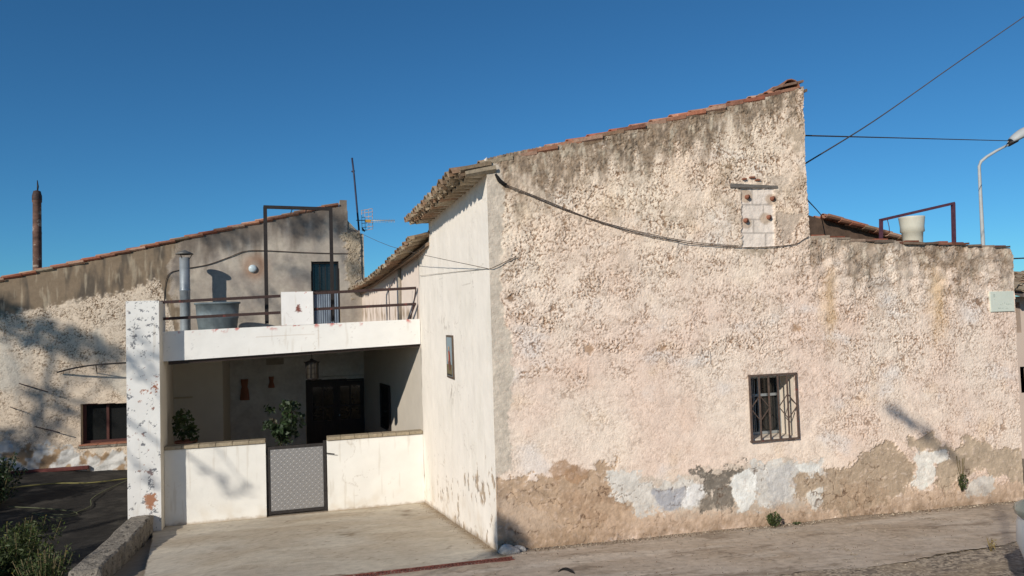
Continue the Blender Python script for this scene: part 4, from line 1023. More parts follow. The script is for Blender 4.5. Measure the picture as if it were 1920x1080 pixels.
# ---- tub
Pt = PG.off(-.95); c_ = Pt.at(408, 600); wd = (Pt.at(453,566)-Pt.at(363,566)).length/2; zt = Pt.at(408,567).z; zb = 2.68
q = MB(); H_ = zt-zb
q.lathe((c_.x, c_.y, zb), [(0,.0),(wd*.74,.0),(wd*.80,H_*.3),(wd*.82,H_*.31),(wd*.90,H_*.62),(wd*.925,H_*.63),(wd*.925,H_*.67),(wd*.91,H_*.68),(wd*.95,H_*.95),(wd*1.0,H_*.955),(wd*1.02,H_*.98),(wd*1.0,H_),(wd*.95,H_*.99),(wd*.88,H_*.6),(wd*.72,.04),(0,.03)], 40, .62)
tag(q.build('wash_tub', mat('tub', (.17,.205,.215), .55, .25, 6, .1, 30, metal=.2), None, origin=(c_.x, c_.y, zb)), 'large oval grey wash tub behind the left terrace railing', 'tub')  # grey lowered to carry the shade lying on the tub
# ---- terrace portal frame
Pf = PF.off(.32)
q = MB(); q.bar(Pf.at(497,388), Pf.at(500.5,607), .058); q.bar(Pf.at(620,391), Pf.at(624,603), .058); q.bar(Pf.at(494,388)-Z*0, Pf.at(623,392), .052)
for x in (548, 575, 592): q.tube([Pf.at(x,392), Pf.at(x-3,400)], .008, 5)
o = tag(q.build('terrace_frame', M_dark, None, origin=(Pf.at(500,607).x, Pf.at(500,607).y, 2.68)), 'tall dark steel portal frame standing on the porch terrace', 'steel frame')
# ---- aerial
Pa = PG.off(.6); at_ = thing('tv_antenna', 'thin tall mast with yagi aerial beside the gable end', 'antenna', tuple(Pa.at(678,520)))
q = MB(); q.tube([Pa.at(680,560), Pa.at(673,430), Pa.at(664,330), Pa.at(660,296)], .022, 8); q.tube([Pa.at(659,322), Pa.at(665,320)], .02, 6); q.build('mast', mat('mast', (.03,.035,.07), .5, .2), at_)
q = MB(); q.tube([Pa.at(668,413), Pa.off(-.4).at(740,414)], .010, 6)
for i in range(15):
    x = 699+i*2.9; p_ = Pa.off(-.2).at(x, 414); q.tube([p_-Z*.05-N*.06, p_+Z*.05+N*.06], .005, 5)
q.build('boom', mat('alu', (.45,.45,.43), .5, .1, metal=.4), at_)
q = MB()
for (ya, yb, xa, xb) in ((395,391,677,698),(400,397,677,699),(408,405,678,699),(419,417,678,700),(427,424,678,700),(433,429,679,699)): q.tube([Pa.at(xa,ya), Pa.off(-.3).at(xb,yb)], .007, 5)
for x in (678, 684, 691, 698): q.tube([Pa.off(-.1).at(x,394-(x-677)*.15), Pa.off(-.1).at(x+1,433-(x-677)*.15)], .006, 5)
q.build('reflector', mat('orange_alu', (.50,.33,.22), .6, .2), at_)
q = MB(); c_ = Pa.off(-.18).at(689,414); q.box(c_-E*.06-Z*.03, E*.14, N*.05, Z*.06); q.build('junction_box', mat('amber', (.5,.28,.06), .5, .1), at_)
q = MB(); q.tube([Pa.at(679,428), Pa.at(684,434)], .02, 6); q.build('amplifier', M_dark, at_)
# ---- cables
def wire(name, label, pts, r=.006, m=None, cat='cable', sm=True, group=None):
    q = MB(); q.tube(smooth(pts, 5) if sm else pts, r, 6); return tag(q.build(name, m or M_cable, None, origin=pts[0]), label, cat, group)
Rk = PR.off(-.045)
wire('wall_cable', 'thick sagging cable hung across the rough front wall', [Rk.at(930,330), Rk.at(936,338), Rk.at(946,347), Rk.at(1000,369), Rk.at(1050,390), Rk.at(1100,408), Rk.at(1150,425), Rk.at(1220,443), Rk.at(1300,457), Rk.at(1385,463.5), Rk.at(1440,463), Rk.at(1490,458), Rk.at(1505,450), Rk.off(-.01).at(1517,443)], .0048)
wire('wall_cable', 'thin cable hanging just above the thick sagging one', [Rk.at(940,343), Rk.at(1000,366), Rk.at(1060,391), Rk.at(1100,407), Rk.at(1150,422), Rk.at(1220,439), Rk.at(1300,454), Rk.at(1385,461)], .004)
q = MB(); q.tube([Rk.at(929,326), Rk.at(936,338), Rk.at(945,345), Rk.at(950,346)], [.012,.022,.02,.012], 8); tag(q.build('cable_sleeve', M_black, None, origin=Rk.at(936,338)), 'black sleeve clamping the cable near the top of the grey corner', 'cable sleeve')
cw_ = Rk.at(919, 503)
wire('stay_wire', 'thin wire from the house corner to a hook in the rough wall', [PS.off(.02).at(917.5,504), Rk.at(922,503), Rk.at(945,492), Rk.at(968,481)], .004, sm=False)
wire('stay_wire', 'thin wire running from the gable end over to the white side wall', [Pa.at(650,424), (Pa.at(650,424)+PS.off(.02).at(915,504))*.5-Z*.12, PS.off(.02).at(916,504)], .004)
wire('stay_wire', 'faint thin wire stretched along the white side wall', [PS.off(.015).at(916,504), PS.off(.02).at(850,510), PS.off(.03).at(787,517)], .003, mat('pale_wire', (.4,.36,.3), .7, .1))
Gk = PG.off(-.04)
wire('wall_cable', 'dark cable curving over the terrace wall past the round lamp', [Gk.at(350,503), Gk.at(390,496), Gk.at(430,482), Gk.at(460,471), Gk.at(500,470), Gk.at(560,473), Gk.at(620,475), Gk.at(676,476)], .009)
wire('wall_cable', 'looped cable dropping beside the stove pipe', [Gk.at(338,506), Gk.at(322,510), Gk.at(313,520), Gk.at(309,540), Gk.at(308,570), Gk.at(309,600)], .008)
def aty(px, py, Y): r = ray(px, py); return CAM+r*(Y/r.y)
wire('overhead_line', 'overhead line rising steeply to the upper right corner', [PR.off(.5).at(1506,309)-E*.0, aty(1640,226,12), aty(1790,121,13), aty(1925,28,14), aty(2300,-230,16)], .010)
wire('overhead_line', 'level overhead line running to the street lamp', [PR.off(.5).at(1503,254), aty(1700,259,14), aty(1893,264,19)], .010)
wire('overhead_line', 'short line slanting down behind the tall gable', [PR.off(.5).at(1510,371), aty(1530,392,13), aty(1548,413,15)], .009)
wire('overhead_line', 'short line leaving the right end of the low parapet', [PR.off(1).at(1880,487), aty(1920,484,14), aty(2100,478,16)], .014)
# ---- lamp
YL = 19.0; bs = aty(1843, 470, YL)
lp = thing('street_lamp', 'grey street lamp on a bent arm behind the low parapet', 'street lamp', (bs.x, bs.y, 0))
q = MB(); q.tube([Vector((bs.x+.03, bs.y, 0)), aty(1843,456,YL), aty(1836.5,325,YL), aty(1836,312,YL), aty(1839,303,YL), aty(1850,294,YL), aty(1868,283,YL), aty(1895,269,YL)], [.06,.048,.038,.038,.038,.036,.034,.03], 12); q.build('pole', M_lamp, lp)
q = MB(); q.tube([aty(1890,272,YL), aty(1898,266,YL), aty(1907,262,YL)], [.05,.07,.06], 10); q.build('clamp', M_dark, lp)
q = MB()
a_ = aty(1895,266,YL); b_ = aty(1948,236,YL); ax = (b_-a_).normalized(); upv = ax.cross(Vector((0,1,0))).normalized(); 
if upv.z < 0: upv = -upv
vs = []; n_ = 12; ks = 12
for i in range(n_+1):
    t = i/n_; w = .17*math.sin(math.pi*min(1, .12+t*.88))**.6+.02; hgt = .15*math.sin(math.pi*min(1, .1+t*.86))**.7+.02
    for k_ in range(ks):
        th = 2*math.pi*k_/ks; vs.append(a_+ax*((b_-a_).length*t)+Vector((0,1,0))*math.cos(th)*w+upv*(math.sin(th)*hgt if math.sin(th) > 0 else math.sin(th)*hgt*.45))
q.add(vs, [(i*ks+k_, i*ks+(k_+1) % ks, (i+1)*ks+(k_+1) % ks, (i+1)*ks+k_) for i in range(n_) for k_ in range(ks)]+[tuple(range(ks))], True); q.build('lamp_head', M_lamp, lp)
# ---- things on the flat roof
Pr = PR.off(2.6)
q = MB(); q.bar(Pr.at(1652,470), Pr.at(1652,412), .045); q.bar(Pr.at(1650,413), Pr.at(1789,381), .045); q.bar(Pr.at(1787,381), Pr.at(1789,470), .05)
q.tube([Pr.at(1664,412), Pr.at(1667,425), Pr.at(1668,437)], .006, 5)
tag(q.build('roof_frame', M_purple, None, origin=Pr.at(1652,470)), 'maroon steel frame with sloping top bar on the low roof', 'steel frame')
Pb = PR.off(1.5); c_ = Pb.at(1712.5, 470); wt = (Pb.at(1731,410)-Pb.at(1694,410)).length/2; zt = Pb.at(1712,407).z; zd = uSh[1]-.26; H_ = zt-zd
q = MB(); q.lathe((c_.x, c_.y, zd), [(0,0),(wt*.66,0),(wt*.72,H_*.35),(wt*.79,H_*.68),(wt*.92,H_*.70),(wt*.90,H_*.80),(wt*.98,H_*.97),(wt*1.0,H_),(wt*.92,H_),(wt*.7,H_*.4),(0,H_*.1)], 26)
tag(q.build('plastic_bucket', M_plastic, None, origin=(c_.x, c_.y, zd)), 'cream plastic tub with wide rim on the low roof', 'bucket')
# brown tiled roof behind
Pq = PR.off(4.4); l_ = Pq.at(1500, 394); r_ = Pq.at(1700, 452)
rh = thing('rear_building', 'dark brown building with broken tile roof sloping behind the low wing', 'building', (r_.x, r_.y, 0))
q = MB(); q.prism([Vector((l_.x, l_.y, 0)), Vector((r_.x, r_.y, 0)), r_-Z*.05, l_-Z*.05], N*5); q.build('wall', mat('brown_wall', (.10,.065,.045), .95, .35, 7, .6, 30), rh)
q = MB(); tileroof(q, r_-N*.15-Z*.07, N, (l_-r_).normalized(), 6, 7, .22, .28, random.Random(33), 1, None, 1.0); q.build('tile_roof', M_tile, rh)
# far right neighbour
Yn = 15.0
nb = thing('neighbour_house', 'beige neighbouring house with tiled canopy glimpsed at the right edge', 'house', tuple(aty(1900, 900, Yn)))
a_ = aty(1897, 560, Yn); gx = a_.x; zr = aty(1905, 556, Yn).z
q = MB(); wB = aty(1902,590,Yn); wz = [aty(1902,624,Yn).z, aty(1902,567,Yn).z, aty(1902,737,Yn).z, aty(1902,688,Yn).z]
x0w, x1w = aty(1905,600,Yn).x, aty(1914,600,Yn).x; x2, x3 = aty(1913,700,Yn).x, aty(1925,700,Yn).x
x1w = aty(1914,600,Yn).x
Xl, Xr = gx, gx+8
def nbx(xa, xb, za, zb, ya=Yn, yb=Yn+.4): q.box(Vector((xa, ya, za)), Vector((xb-xa,0,0)), Vector((0,yb-ya,0)), Z*(zb-za))
nbx(Xl, x0w, -.5, zr); nbx(x1w, Xr, wz[3], zr); nbx(x0w, x1w, wz[1], zr); nbx(x0w, x1w, -.5, wz[0]); nbx(x3, Xr, -.5, wz[3]); nbx(x1w, x3, -.5, wz[2]); nbx(x1w, x2, wz[2], wz[3])
nbx(Xl, Xr, -.5, zr, Yn+.4, Yn+5)
q.build('wall', mat('beige_wall', (.50,.40,.33), .9, .06, 2, .2, 20), nb)
q = MB(); nbx(x0w, x1w, wz[0], wz[1], Yn+.25, Yn+.3); q.build('window_pane', M_glass, nb)
q = MB(); nbx(x2, x3, wz[2], wz[3], Yn+.25, Yn+.3); q.build('window_pane', M_glass, nb)
q = MB(); zt_ = aty(1905,528,Yn).z
q.prism([Vector((Xl-.1, Yn-.5, zr-.02)), Vector((Xl-.1, Yn-.5, zr+.06)), Vector((Xl-.1, Yn+2.2, zr+.55)), Vector((Xl-.1, Yn+2.2, zr+.45))], Vector((8.2,0,0))); q.build('roof_slab', mat('roof_grey', (.18,.15,.13), .9, .2, 8, .4, 20), nb)
q = MB(); tileroof(q, Vector((Xl-.1, Yn-.55, zr+.04)), Vector((1,0,0)), Vector((0,1,.18)).normalized(), 12, 8, .22, .3, random.Random(43), 99); q.build('roof_tiles', M_tile, nb)
# ---- street plate
u0, v1 = PR.uv(1850, 547); u1, _ = PR.uv(1894, 547); v0 = PR.uv(1852, 585)[1]
sg = thing('street_plate', 'pale mint street plate with worn unreadable lettering at the top right of the wall', 'sign', tuple(PR.xyz(u0, v0)))
q = MB(); pbox(q, PR, u0, u1, v0, v1, -.05, -.02); q.build('plate', mat('mint', (.63,.66,.56), .5, .05, 4), sg, .003)
q = MB(); rr = random.Random(2); W_ = u1-u0; Hh = v1-v0
q = MB()      # worn, unreadable remains of painted lettering
for (x, y, w, h) in ((.38,.34,.05,.05),(.46,.37,.03,.07),(.55,.40,.06,.05),(.64,.33,.05,.08),(.70,.34,.09,.04),(.80,.33,.03,.09),(.86,.31,.03,.07),(.28,.15,.14,.05),(.45,.15,.10,.03),(.60,.14,.12,.025),(.16,.58,.03,.05)):
    q.hexa([PR.xyz(u0+W_*x, v0+Hh*y, -.052), PR.xyz(u0+W_*(x+w), v0+Hh*(y+.01), -.052), PR.xyz(u0+W_*(x+w), v0+Hh*(y+.01), -.0505), PR.xyz(u0+W_*x, v0+Hh*y, -.0505),
            PR.xyz(u0+W_*(x+.01), v0+Hh*(y+h), -.052), PR.xyz(u0+W_*(x+w*.9), v0+Hh*(y+h*.8), -.052), PR.xyz(u0+W_*(x+w*.9), v0+Hh*(y+h*.8), -.0505), PR.xyz(u0+W_*(x+.01), v0+Hh*(y+h), -.0505)])
q.build('lettering', mat('faded_paint', (.47,.51,.44), .8, .1, 20), sg)
q = MB(); q.box(PR.xyz(u0+W_*.12, v0+Hh*.72, -.052), PR.d*W_*.07, PR.n*.001, Z*Hh*.16); q.build('crest', MATS['faded_paint'], sg)
# ================================================================= porch things
Pl = PF.off(.38)
c_ = Pl.at(585, 690); w_ = (Pl.at(598,690)-Pl.at(573,690)).length/2; zt = Pl.at(585,678).z; zb = Pl.at(585,711).z
ln = thing('hanging_lantern', 'black wrought lantern hanging under the porch ceiling', 'lantern', (c_.x, c_.y, zb))
q = MB(); ceil = Pl.at(585, 660).z+.02
q.tube([Vector((c_.x,c_.y,ceil+.03)), Vector((c_.x,c_.y,zt+.05))], .008, 6)
q.lathe((c_.x,c_.y,0), [(w_*.25,zt+.05),(w_*.3,zt+.03),(w_*1.0,zt),(w_*1.1,zt-.01),(w_*.9,zt-.012)], 8)
for k_ in range(8):
    w = k_*math.pi/4; d_ = Vector((math.cos(w), math.sin(w), 0)); q.tube([Vector((c_.x,c_.y,zt))+d_*w_, Vector((c_.x,c_.y,zb+.02))+d_*w_*.95], .007, 5)
    q.tube([Vector((c_.x,c_.y,zt-.03))+d_*w_, Vector((c_.x,c_.y,zt-.0))+d_*w_*1.25], .006, 5)
    for zz in (.33, .66):
        d2 = Vector((math.cos(w+math.pi/4), math.sin(w+math.pi/4), 0)); q.tube([Vector((c_.x,c_.y,zb+(zt-zb)*zz))+d_*w_, Vector((c_.x,c_.y,zb+(zt-zb)*zz))+d2*w_], .004, 4)
q.lathe((c_.x,c_.y,0), [(w_*.95,zb+.02),(w_*1.05,zb+.01),(w_*.8,zb-.0),(.01,zb-.03)], 8); q.build('lantern_cage', M_dark, ln)
q = MB(); q.lathe((c_.x,c_.y,0), [(w_*.85,zb+.025),(w_*.9,zt-.015)], 8); q.build('lantern_glass', mat('amber_glass', (.03,.025,.018), .4, .1, 4, 0), ln)
def vase(px, y0, y1, w, prof, label, pl=PG):
    P_ = pl.off(-.05); c_ = P_.at(px, y1); zt = P_.at(px, y0).z; H_ = zt-c_.z; W = w/2/1400*15.5
    q = MB(); q.lathe((c_.x,c_.y,c_.z), [(W*a, H_*b) for a, b in prof], 18, .6); return tag(q.build('wall_vase', M_terra, None, origin=tuple(c_)), label, 'wall vase')
vase(459, 711, 750, 19, [(0,0),(1,0),(.98,.1),(.8,.5),(.62,.62),(.74,.9),(.8,1),(.5,1)], 'large terracotta wall vase inside the porch')
vase(509, 706, 727, 13, [(0,0),(1,0),(.95,.2),(.6,.5),(.7,.75),(.85,1),(.5,1)], 'small terracotta wall vase nearer the porch door')
q = MB(); P_ = PG.off(-.05); a_ = P_.uv(499,673); b_ = P_.uv(532,683)
q.box(P_.xyz(a_[0], b_[1]), P_.d*(b_[0]-a_[0]), P_.n*.03, Z*(a_[1]-b_[1]))
for i in range(4): q.box(P_.xyz(a_[0]+.02, b_[1]+.012+i*(a_[1]-b_[1]-.02)/4, -.008), P_.d*(b_[0]-a_[0]-.04), P_.n*.009, Z*.012)
tag(q.build('vent_grille', mat('vent', (.30,.26,.21), .7, .1), None, origin=P_.xyz(a_[0], b_[1])), 'beige louvred vent high on the porch back wall', 'vent')
Pm = PW; a_ = (Pm.at(716,722)-Pm.p).dot(Pm.d); b_ = (Pm.at(733,722)-Pm.p).dot(Pm.d); u0, u1 = min(a_,b_), max(a_,b_); v1 = Pm.uv(733,723)[1]; v0 = Pm.uv(733,808)[1]
sw = thing('side_window', None, None); sw.parent = wing; sw.location = Pm.xyz(u0, v0)-wing.location
q = MB()
pbox(q, Pm, u0, u0+.05, v0, v1, .02, .05); pbox(q, Pm, u1-.05, u1, v0, v1, .02, .05); pbox(q, Pm, u0+.05, u1-.05, v1-.05, v1, .02, .05); pbox(q, Pm, u0+.05, u1-.05, v0, v0+.05, .02, .05); q.build('window_frame', M_dark, sw)
q = MB(); pbox(q, Pm, u0+.05, u1-.05, v0+.05, v1-.05, .02, .03); q.build('pane', M_glass, sw)
# plants
def pot(mb, c, r, h): mb.lathe(c, [(0,0),(r*.72,0),(r*.95,h*.85),(r*1.05,h*.86),(r*1.05,h),(r*.9,h),(r*.85,h*.8),(0,h*.8)], 20)
Pp_ = PF.off(.95)
c_ = Pp_.at(528, 835); base = Vector((c_.x, c_.y, .012))
pl1 = thing('potted_tree', 'small bushy rubber tree in a pot behind the gate', 'potted plant', tuple(base))
q = MB(); pot(q, base, .17, .30); q.build('pot', M_terra, pl1)
zc = Pp_.at(526,785).z; r_ = 36/1400*13
q = MB(); q.tube([base+Z*.2, Vector((c_.x-.02,c_.y,zc*.55)), Vector((c_.x+.02,c_.y,zc-.1))], [.022,.018,.012], 8)
rr = random.Random(4)
for i in range(9): q.tube([Vector((c_.x,c_.y,zc*.7)), Vector((c_.x+rr.uniform(-.2,.2), c_.y+rr.uniform(-.2,.2), zc+rr.uniform(-.1,.25)))], [.010,.005], 5)
q.build('stem', M_bark, pl1)
q = MB(); [leaves(q, (c_.x+rr.uniform(-.75,.75)*r_, c_.y+rr.uniform(-.6,.6)*r_, zc+rr.uniform(-1,.9)*r_), (r_*.38, r_*.38, r_*.3), 26, .10, rr, aspect=.6) for _ in range(22)]; leaves(q, (c_.x+.12, c_.y, zc-.25), (.13,.15,.2), 60, .08, rr, aspect=.5); leaves(q, (c_.x, c_.y, Pp_.at(528,828).z), (.11,.1,.12), 50, .07, rr); q.build('foliage', M_leafd, pl1)
Pp2 = PF.off(.75); c_ = Pp2.at(349, 826); base = Vector((c_.x, c_.y, .012)); zl = c_.z
pl2 = thing('potted_plant', 'dense trailing leafy plant in a pot at the left end of the porch', 'potted plant', tuple(base))
q = MB(); pot(q, Vector((c_.x, c_.y, zl-.22)), .17, .22); q.build('pot', M_terra, pl2)
q = MB(); q.lathe(base, [(0,0),(.16,0),(.14,.03),(.05,.06),(.05,zl-.3),(.15,zl-.235),(0,zl-.235)], 16); q.build('pot_stand', M_dark, pl2)
q = MB(); leaves(q, (c_.x-.04, c_.y, zl+.26), (.18,.18,.26), 380, .075, rr, aspect=.6); leaves(q, (c_.x+.14, c_.y-.05, zl+.10), (.09,.1,.16), 90, .06, rr, aspect=.6); q.build('foliage', M_leaf, pl2)
# weeds
def weed(px, py, w, h, n, size, label, m=M_leaf, name='weed', up=True, pl=None, stems=8, dry=0, foot=0):
    p = pl.at(px, py) if pl else gpt(px, py); rr = random.Random(int(px)); q = MB()
    if foot: p = PR.off(-foot).at(px, py); p.z = float(gz(p.x, p.y))+.01
    t = thing(name, label, 'weed', tuple(p))
    for i in range(stems):
        a = rr.uniform(-1, 1)*w*.5; b = rr.uniform(-1, 1)*w*.4; hh = h*rr.uniform(.6, 1); q.col = (1,1,1)
        q.tube([p+Vector((a*.2,b*.2,-.01)), p+Vector((a*.7,b*.7,hh*.5)), p+Vector((a,b,hh))], [.004,.003,.0015], 4)
    q.build('stem', M_dry if dry else m, t); q = MB()
    leaves(q, p+Z*h*.5-Vector(N)*(.02), (w*.5, w*.35, h*.48), n, size, rr, aspect=.4); q.build('foliage', m, t); return t
weed(1449, 981, .17, .17, 260, .035, 'compact green weed growing at the foot of the wall below the window', foot=.14)
weed(1492, 976, .09, .03, 40, .025, 'tiny flat weed just right of the compact green one', foot=.12)
t_ = weed(1804, 918, .12, .22, 130, .035, 'upright green weed sprouting from the cracked wall foot', pl=PR.off(-.05)); 
q = MB(); p = PR.off(-.05).at(1804, 905)
for a in (-.05,-.02,.02,.04): q.tube([p, p+E*a+Z*.2, p+E*a*1.3+Z*rr.uniform(.28,.38)], [.004,.004,.006], 4)
q.build('dry_stalk', M_dry, t_)
weed(1859, 1033, .06, .13, 50, .025, 'small dry brown weed beside the dark car shadow', M_dry, dry=1)
# bushes at the left
def bush(px, py, w, h, n, size, label, flowers=0, m=M_leaf, d=None, aspect=.3):
    p = gpt(px, py) if d is None else d; rr = random.Random(int(px)+9); t = thing('bush', label, 'bush', tuple(p)); q = MB()
    tips = []
    for i in range(46):
        a = rr.gauss(0, .33)*w; b = rr.gauss(0, .33)*w; hh = h*rr.uniform(.5, 1.0)*(1-.25*min(1, (abs(a)/w)))
        tip = p+Vector((a,b,hh)); tips.append(tip); q.tube([p+Vector((a*.35,b*.35,-.02)), p+Vector((a*.8,b*.8,hh*.5)), tip], [.006,.004,.002], 4)
    q.build('stem', M_dry, t); q = MB()
    for tp in tips:
        b0 = p+Vector(((tp.x-p.x)*.6,(tp.y-p.y)*.6,0)); 
        for s_ in (.25,.45,.65,.85): leaves(q, b0.lerp(tp, s_), (.09,.09,.09), max(2, n//184), size, rr, aspect=aspect)
    q.build('foliage', m, t)
    if flowers:
        for tp in rr.sample(tips, flowers):
            q = MB()
            for k_ in range(5): q.col = (1,1,1); w_ = k_*1.26; a1 = Vector((math.cos(w_),math.sin(w_),.3)); a2 = Vector((math.cos(w_+.7),math.sin(w_+.7),.3)); q.add([tp, tp+a1*.012, tp+a2*.012], [(0,1,2)])
            q.build('flower', M_yel, t)
    return t
bush(25, 1075, .75, .62, 5200, .06, 'sunlit green bush with small yellow flowers at the lower left', 14)
bush(85, 1100, .40, .46, 1800, .05, 'sparse stalky weed bush beside the flowering one', 5, M_leaf)
bush(-30, 950, .75, .95, 3600, .07, 'dark leafy bush against the left picture edge before the rubble', 0, M_leafd, aspect=.5)
weed(180, 1068, .2, .12, 30, .09, 'tuft of grass blades beside the low concrete wall')
# scraps near the corner
rr = random.Random(77)
for (px, py, r_, lab) in ((955,1018,.085,'large pale stone tucked against the house corner'),(972,1012,.06,'rounded stone right of the one at the corner'),(945,1024,.05,'small pale stone nearest the white wall edge')):
    p = PR.off(-.09-.05*(px%3)).at(px, py); p.z = float(gz(p.x, p.y))+.01; bm = bmesh.new(); bmesh.ops.create_icosphere(bm, subdivisions=3, radius=r_)
    for v in bm.verts:
        c = v.co; f_ = 1+.35*float(pn(np.array([c.x*14+px]), np.array([c.y*14+c.z*11]), 5)[0]); v.co = Vector((c.x*f_*1.2, c.y*f_*.7, c.z*f_*.75))
    me = bpy.data.meshes.new('stone'); bm.to_mesh(me); bm.free(); me.transform(Matrix.Translation(p+Z*r_*.2))
    for pl_ in me.polygons: pl_.use_smooth = True
    tag(link('stone', me, mat('pale_stone', (.50,.47,.42), .95, .2, 14, .7, 40, bdist=.02), None, origin=tuple(p)), lab, 'stone')
q = MB(); q.tube(smooth([gpt(1046,1078,.01), gpt(1055,1069,.02), gpt(1066,1069,.03), gpt(1078,1080,.015)]), .018, 8)
tag(q.build('rubber_scrap', M_black, None, origin=gpt(1060,1072)), 'curved black rubber scrap lying at the bottom edge of the pavement', 'scrap')
q = MB(); rr = random.Random(31)
def pebble(p, r):
    a = [Vector((math.cos(k*2.1+rr.random()), math.sin(k*2.1+rr.random()), rr.uniform(-.3, .1)))*r*rr.uniform(.7, 1.2) for k in range(3)]
    g_ = rr.uniform(.6, 1.3); q.col = tuple(np.array(rr.choice([S(170,155,135), S(140,124,106), S(196,182,160), S(120,100,82)]))*g_)
    q.add([p+a[0], p+a[1], p+a[2], p+Z*r*.7, p-Z*r*.4], [(0,1,3),(1,2,3),(2,0,3),(1,0,4),(2,1,4),(0,2,4)])
for i in range(1500):
    u = rr.uniform(.1, 7.0); k_ = -abs(rr.gauss(0, .10))-.045; p = PR.xyz(u, 0, k_); p.z = float(gz(p.x, p.y))+.010; pebble(p, rr.uniform(.004, .013))
for i in range(1500):
    x = rr.uniform(-.5, 6.5); y = rr.uniform(5, 8.4); p = Vector((x, y, float(gz(x, y))+.012)); pebble(p, rr.uniform(.003, .009))
for i in range(260):
    u = rr.uniform(.2, 4.8); p = PS.xyz(u, 0, abs(rr.gauss(0, .07))+.03); p.z = float(gz(p.x, p.y))+.008; pebble(p, rr.uniform(.003, .009))
tag(q.build('loose_grit', M_ground), 'loose grit and pebbles scattered along the wall foot and pavement', 'grit', kind='stuff')
# ---- car
def car():
    P0 = Vector((3.225, 5.12, 0)); 
    g = float(gz(P0.x, P0.y)); P0.z = g
    t = thing('parked_car', 'white parked car whose front corner enters at the right edge', 'car', tuple(P0-N*.85))
    prof = [(.10,.20),(.03,.30),(.0,.42),(.01,.55),(.05,.68),(.16,.78),(.45,.86),(.9,.93),(1.15,.97),(1.55,1.22),(1.85,1.38),(2.3,1.44),(3.1,1.43),(3.6,1.30),(3.95,.98),(4.05,.85),(4.08,.5),(4.0,.25),(3.9,.20)]
    ws = [-1,-.985,-.93,-.8,-.5,0,.5,.8,.93,.985,1]
    vs = []; W2 = .84
    for w in ws:
        for (x, z) in prof:
            zz = z; ins = 0
            if z > .95: ins = (z-.95)*.42
            k_ = abs(w); xx = x+(.16*k_**5 if x < 2 else -.16*k_**5); zz = z-(.05*k_**8 if z > .6 else 0)
            sw_ = -.03*k_**6 if z < .35 else 0
            vs.append(P0-N*W2+N*(w*(W2-ins+sw_))+E*xx+Z*zz)
    m_ = len(prof); f = [(i*m_+k_, i*m_+k_+1, (i+1)*m_+k_+1, (i+1)*m_+k_) for i in range(len(ws)-1) for k_ in range(m_-1)]
    f += [tuple(range(m_))[::-1], tuple(range((len(ws)-1)*m_, len(ws)*m_)), ]
    f += [(i*m_, (i+1)*m_, (i+1)*m_+m_-1, i*m_+m_-1) for i in range(len(ws)-1)]
    q = MB(); q.add(vs, f, True); q.build('body', mat('car_paint', (.62,.64,.64), .25, .02, 2, 0, spec=.6), t)
    q = MB()
    for (xa, za, xb, zb_) in ((1.17,.995,1.54,1.235),(1.54,1.235,1.80,1.37)):
        q.hexa([P0-N*(W2+.62)+E*xa+Z*za, P0-N*(W2-.62)+E*xa+Z*za, P0-N*(W2-.6)+E*xb+Z*zb_, P0-N*(W2+.6)+E*xb+Z*zb_]+[v+Z*.012-E*.006 for v in [P0-N*(W2+.62)+E*xa+Z*za, P0-N*(W2-.62)+E*xa+Z*za, P0-N*(W2-.6)+E*xb+Z*zb_, P0-N*(W2+.6)+E*xb+Z*zb_]])
    q.build('windscreen', M_glass, t)
    for s_ in (-1, 1):
        q = MB(); qq = [(1.62,1.0),(3.55,1.0),(3.2,1.34),(1.95,1.34)]
        q.prism([P0-N*W2+N*s_*(W2-(z-.95)*.42-.01)+E*x+Z*z for x, z in qq], N*s_*.02); q.build('side_window', M_glass, t)
        q = MB(); cc = P0-N*W2+N*s_*(W2-.19)+E*.155+Z*.655
        vs = []; 
        for a in range(7):
            for b in range(12):
                th = math.pi*a/6; ph = 2*math.pi*b/12; vs.append(cc+E*math.cos(th)*.11+N*math.sin(th)*math.cos(ph)*.17+Z*math.sin(th)*math.sin(ph)*.085)
        q.add(vs, [(a*12+b, a*12+(b+1) % 12, (a+1)*12+(b+1) % 12, (a+1)*12+b) for a in range(6) for b in range(12)], True)
        q.build('headlight', mat('headlight_glass', (.30,.32,.27), .1, .1, 4, 0, spec=.7), t)
        for xw in (.80, 3.35):
            c = P0-N*W2+N*s_*(W2-.10)+E*xw; c.z = P0.z+.30; a_ = N*s_
            wl = thing('wheel', None, None); wl.parent = t; wl.location = c-t.location
            q = MB(); q.tube([c-a_*.09, c-a_*.08, c+a_*.09, c+a_*.115], [.27,.30,.30,.27], 28); q.build('tyre', mat('tyre', (.02,.02,.02), .85, .1), wl)
            q = MB(); q.tube([c+a_*.10, c+a_*.12, c+a_*.121], [.2,.19,.05], 20); q.build('rim', M_galv, wl)
    q = MB()
    vsx = []
    q.box(P0-N*(W2+.72)+E*.05+Z*.19, N*1.44, E*.4, Z*.13); q.build('lower_trim', M_black, t, .04)
    return t
car()
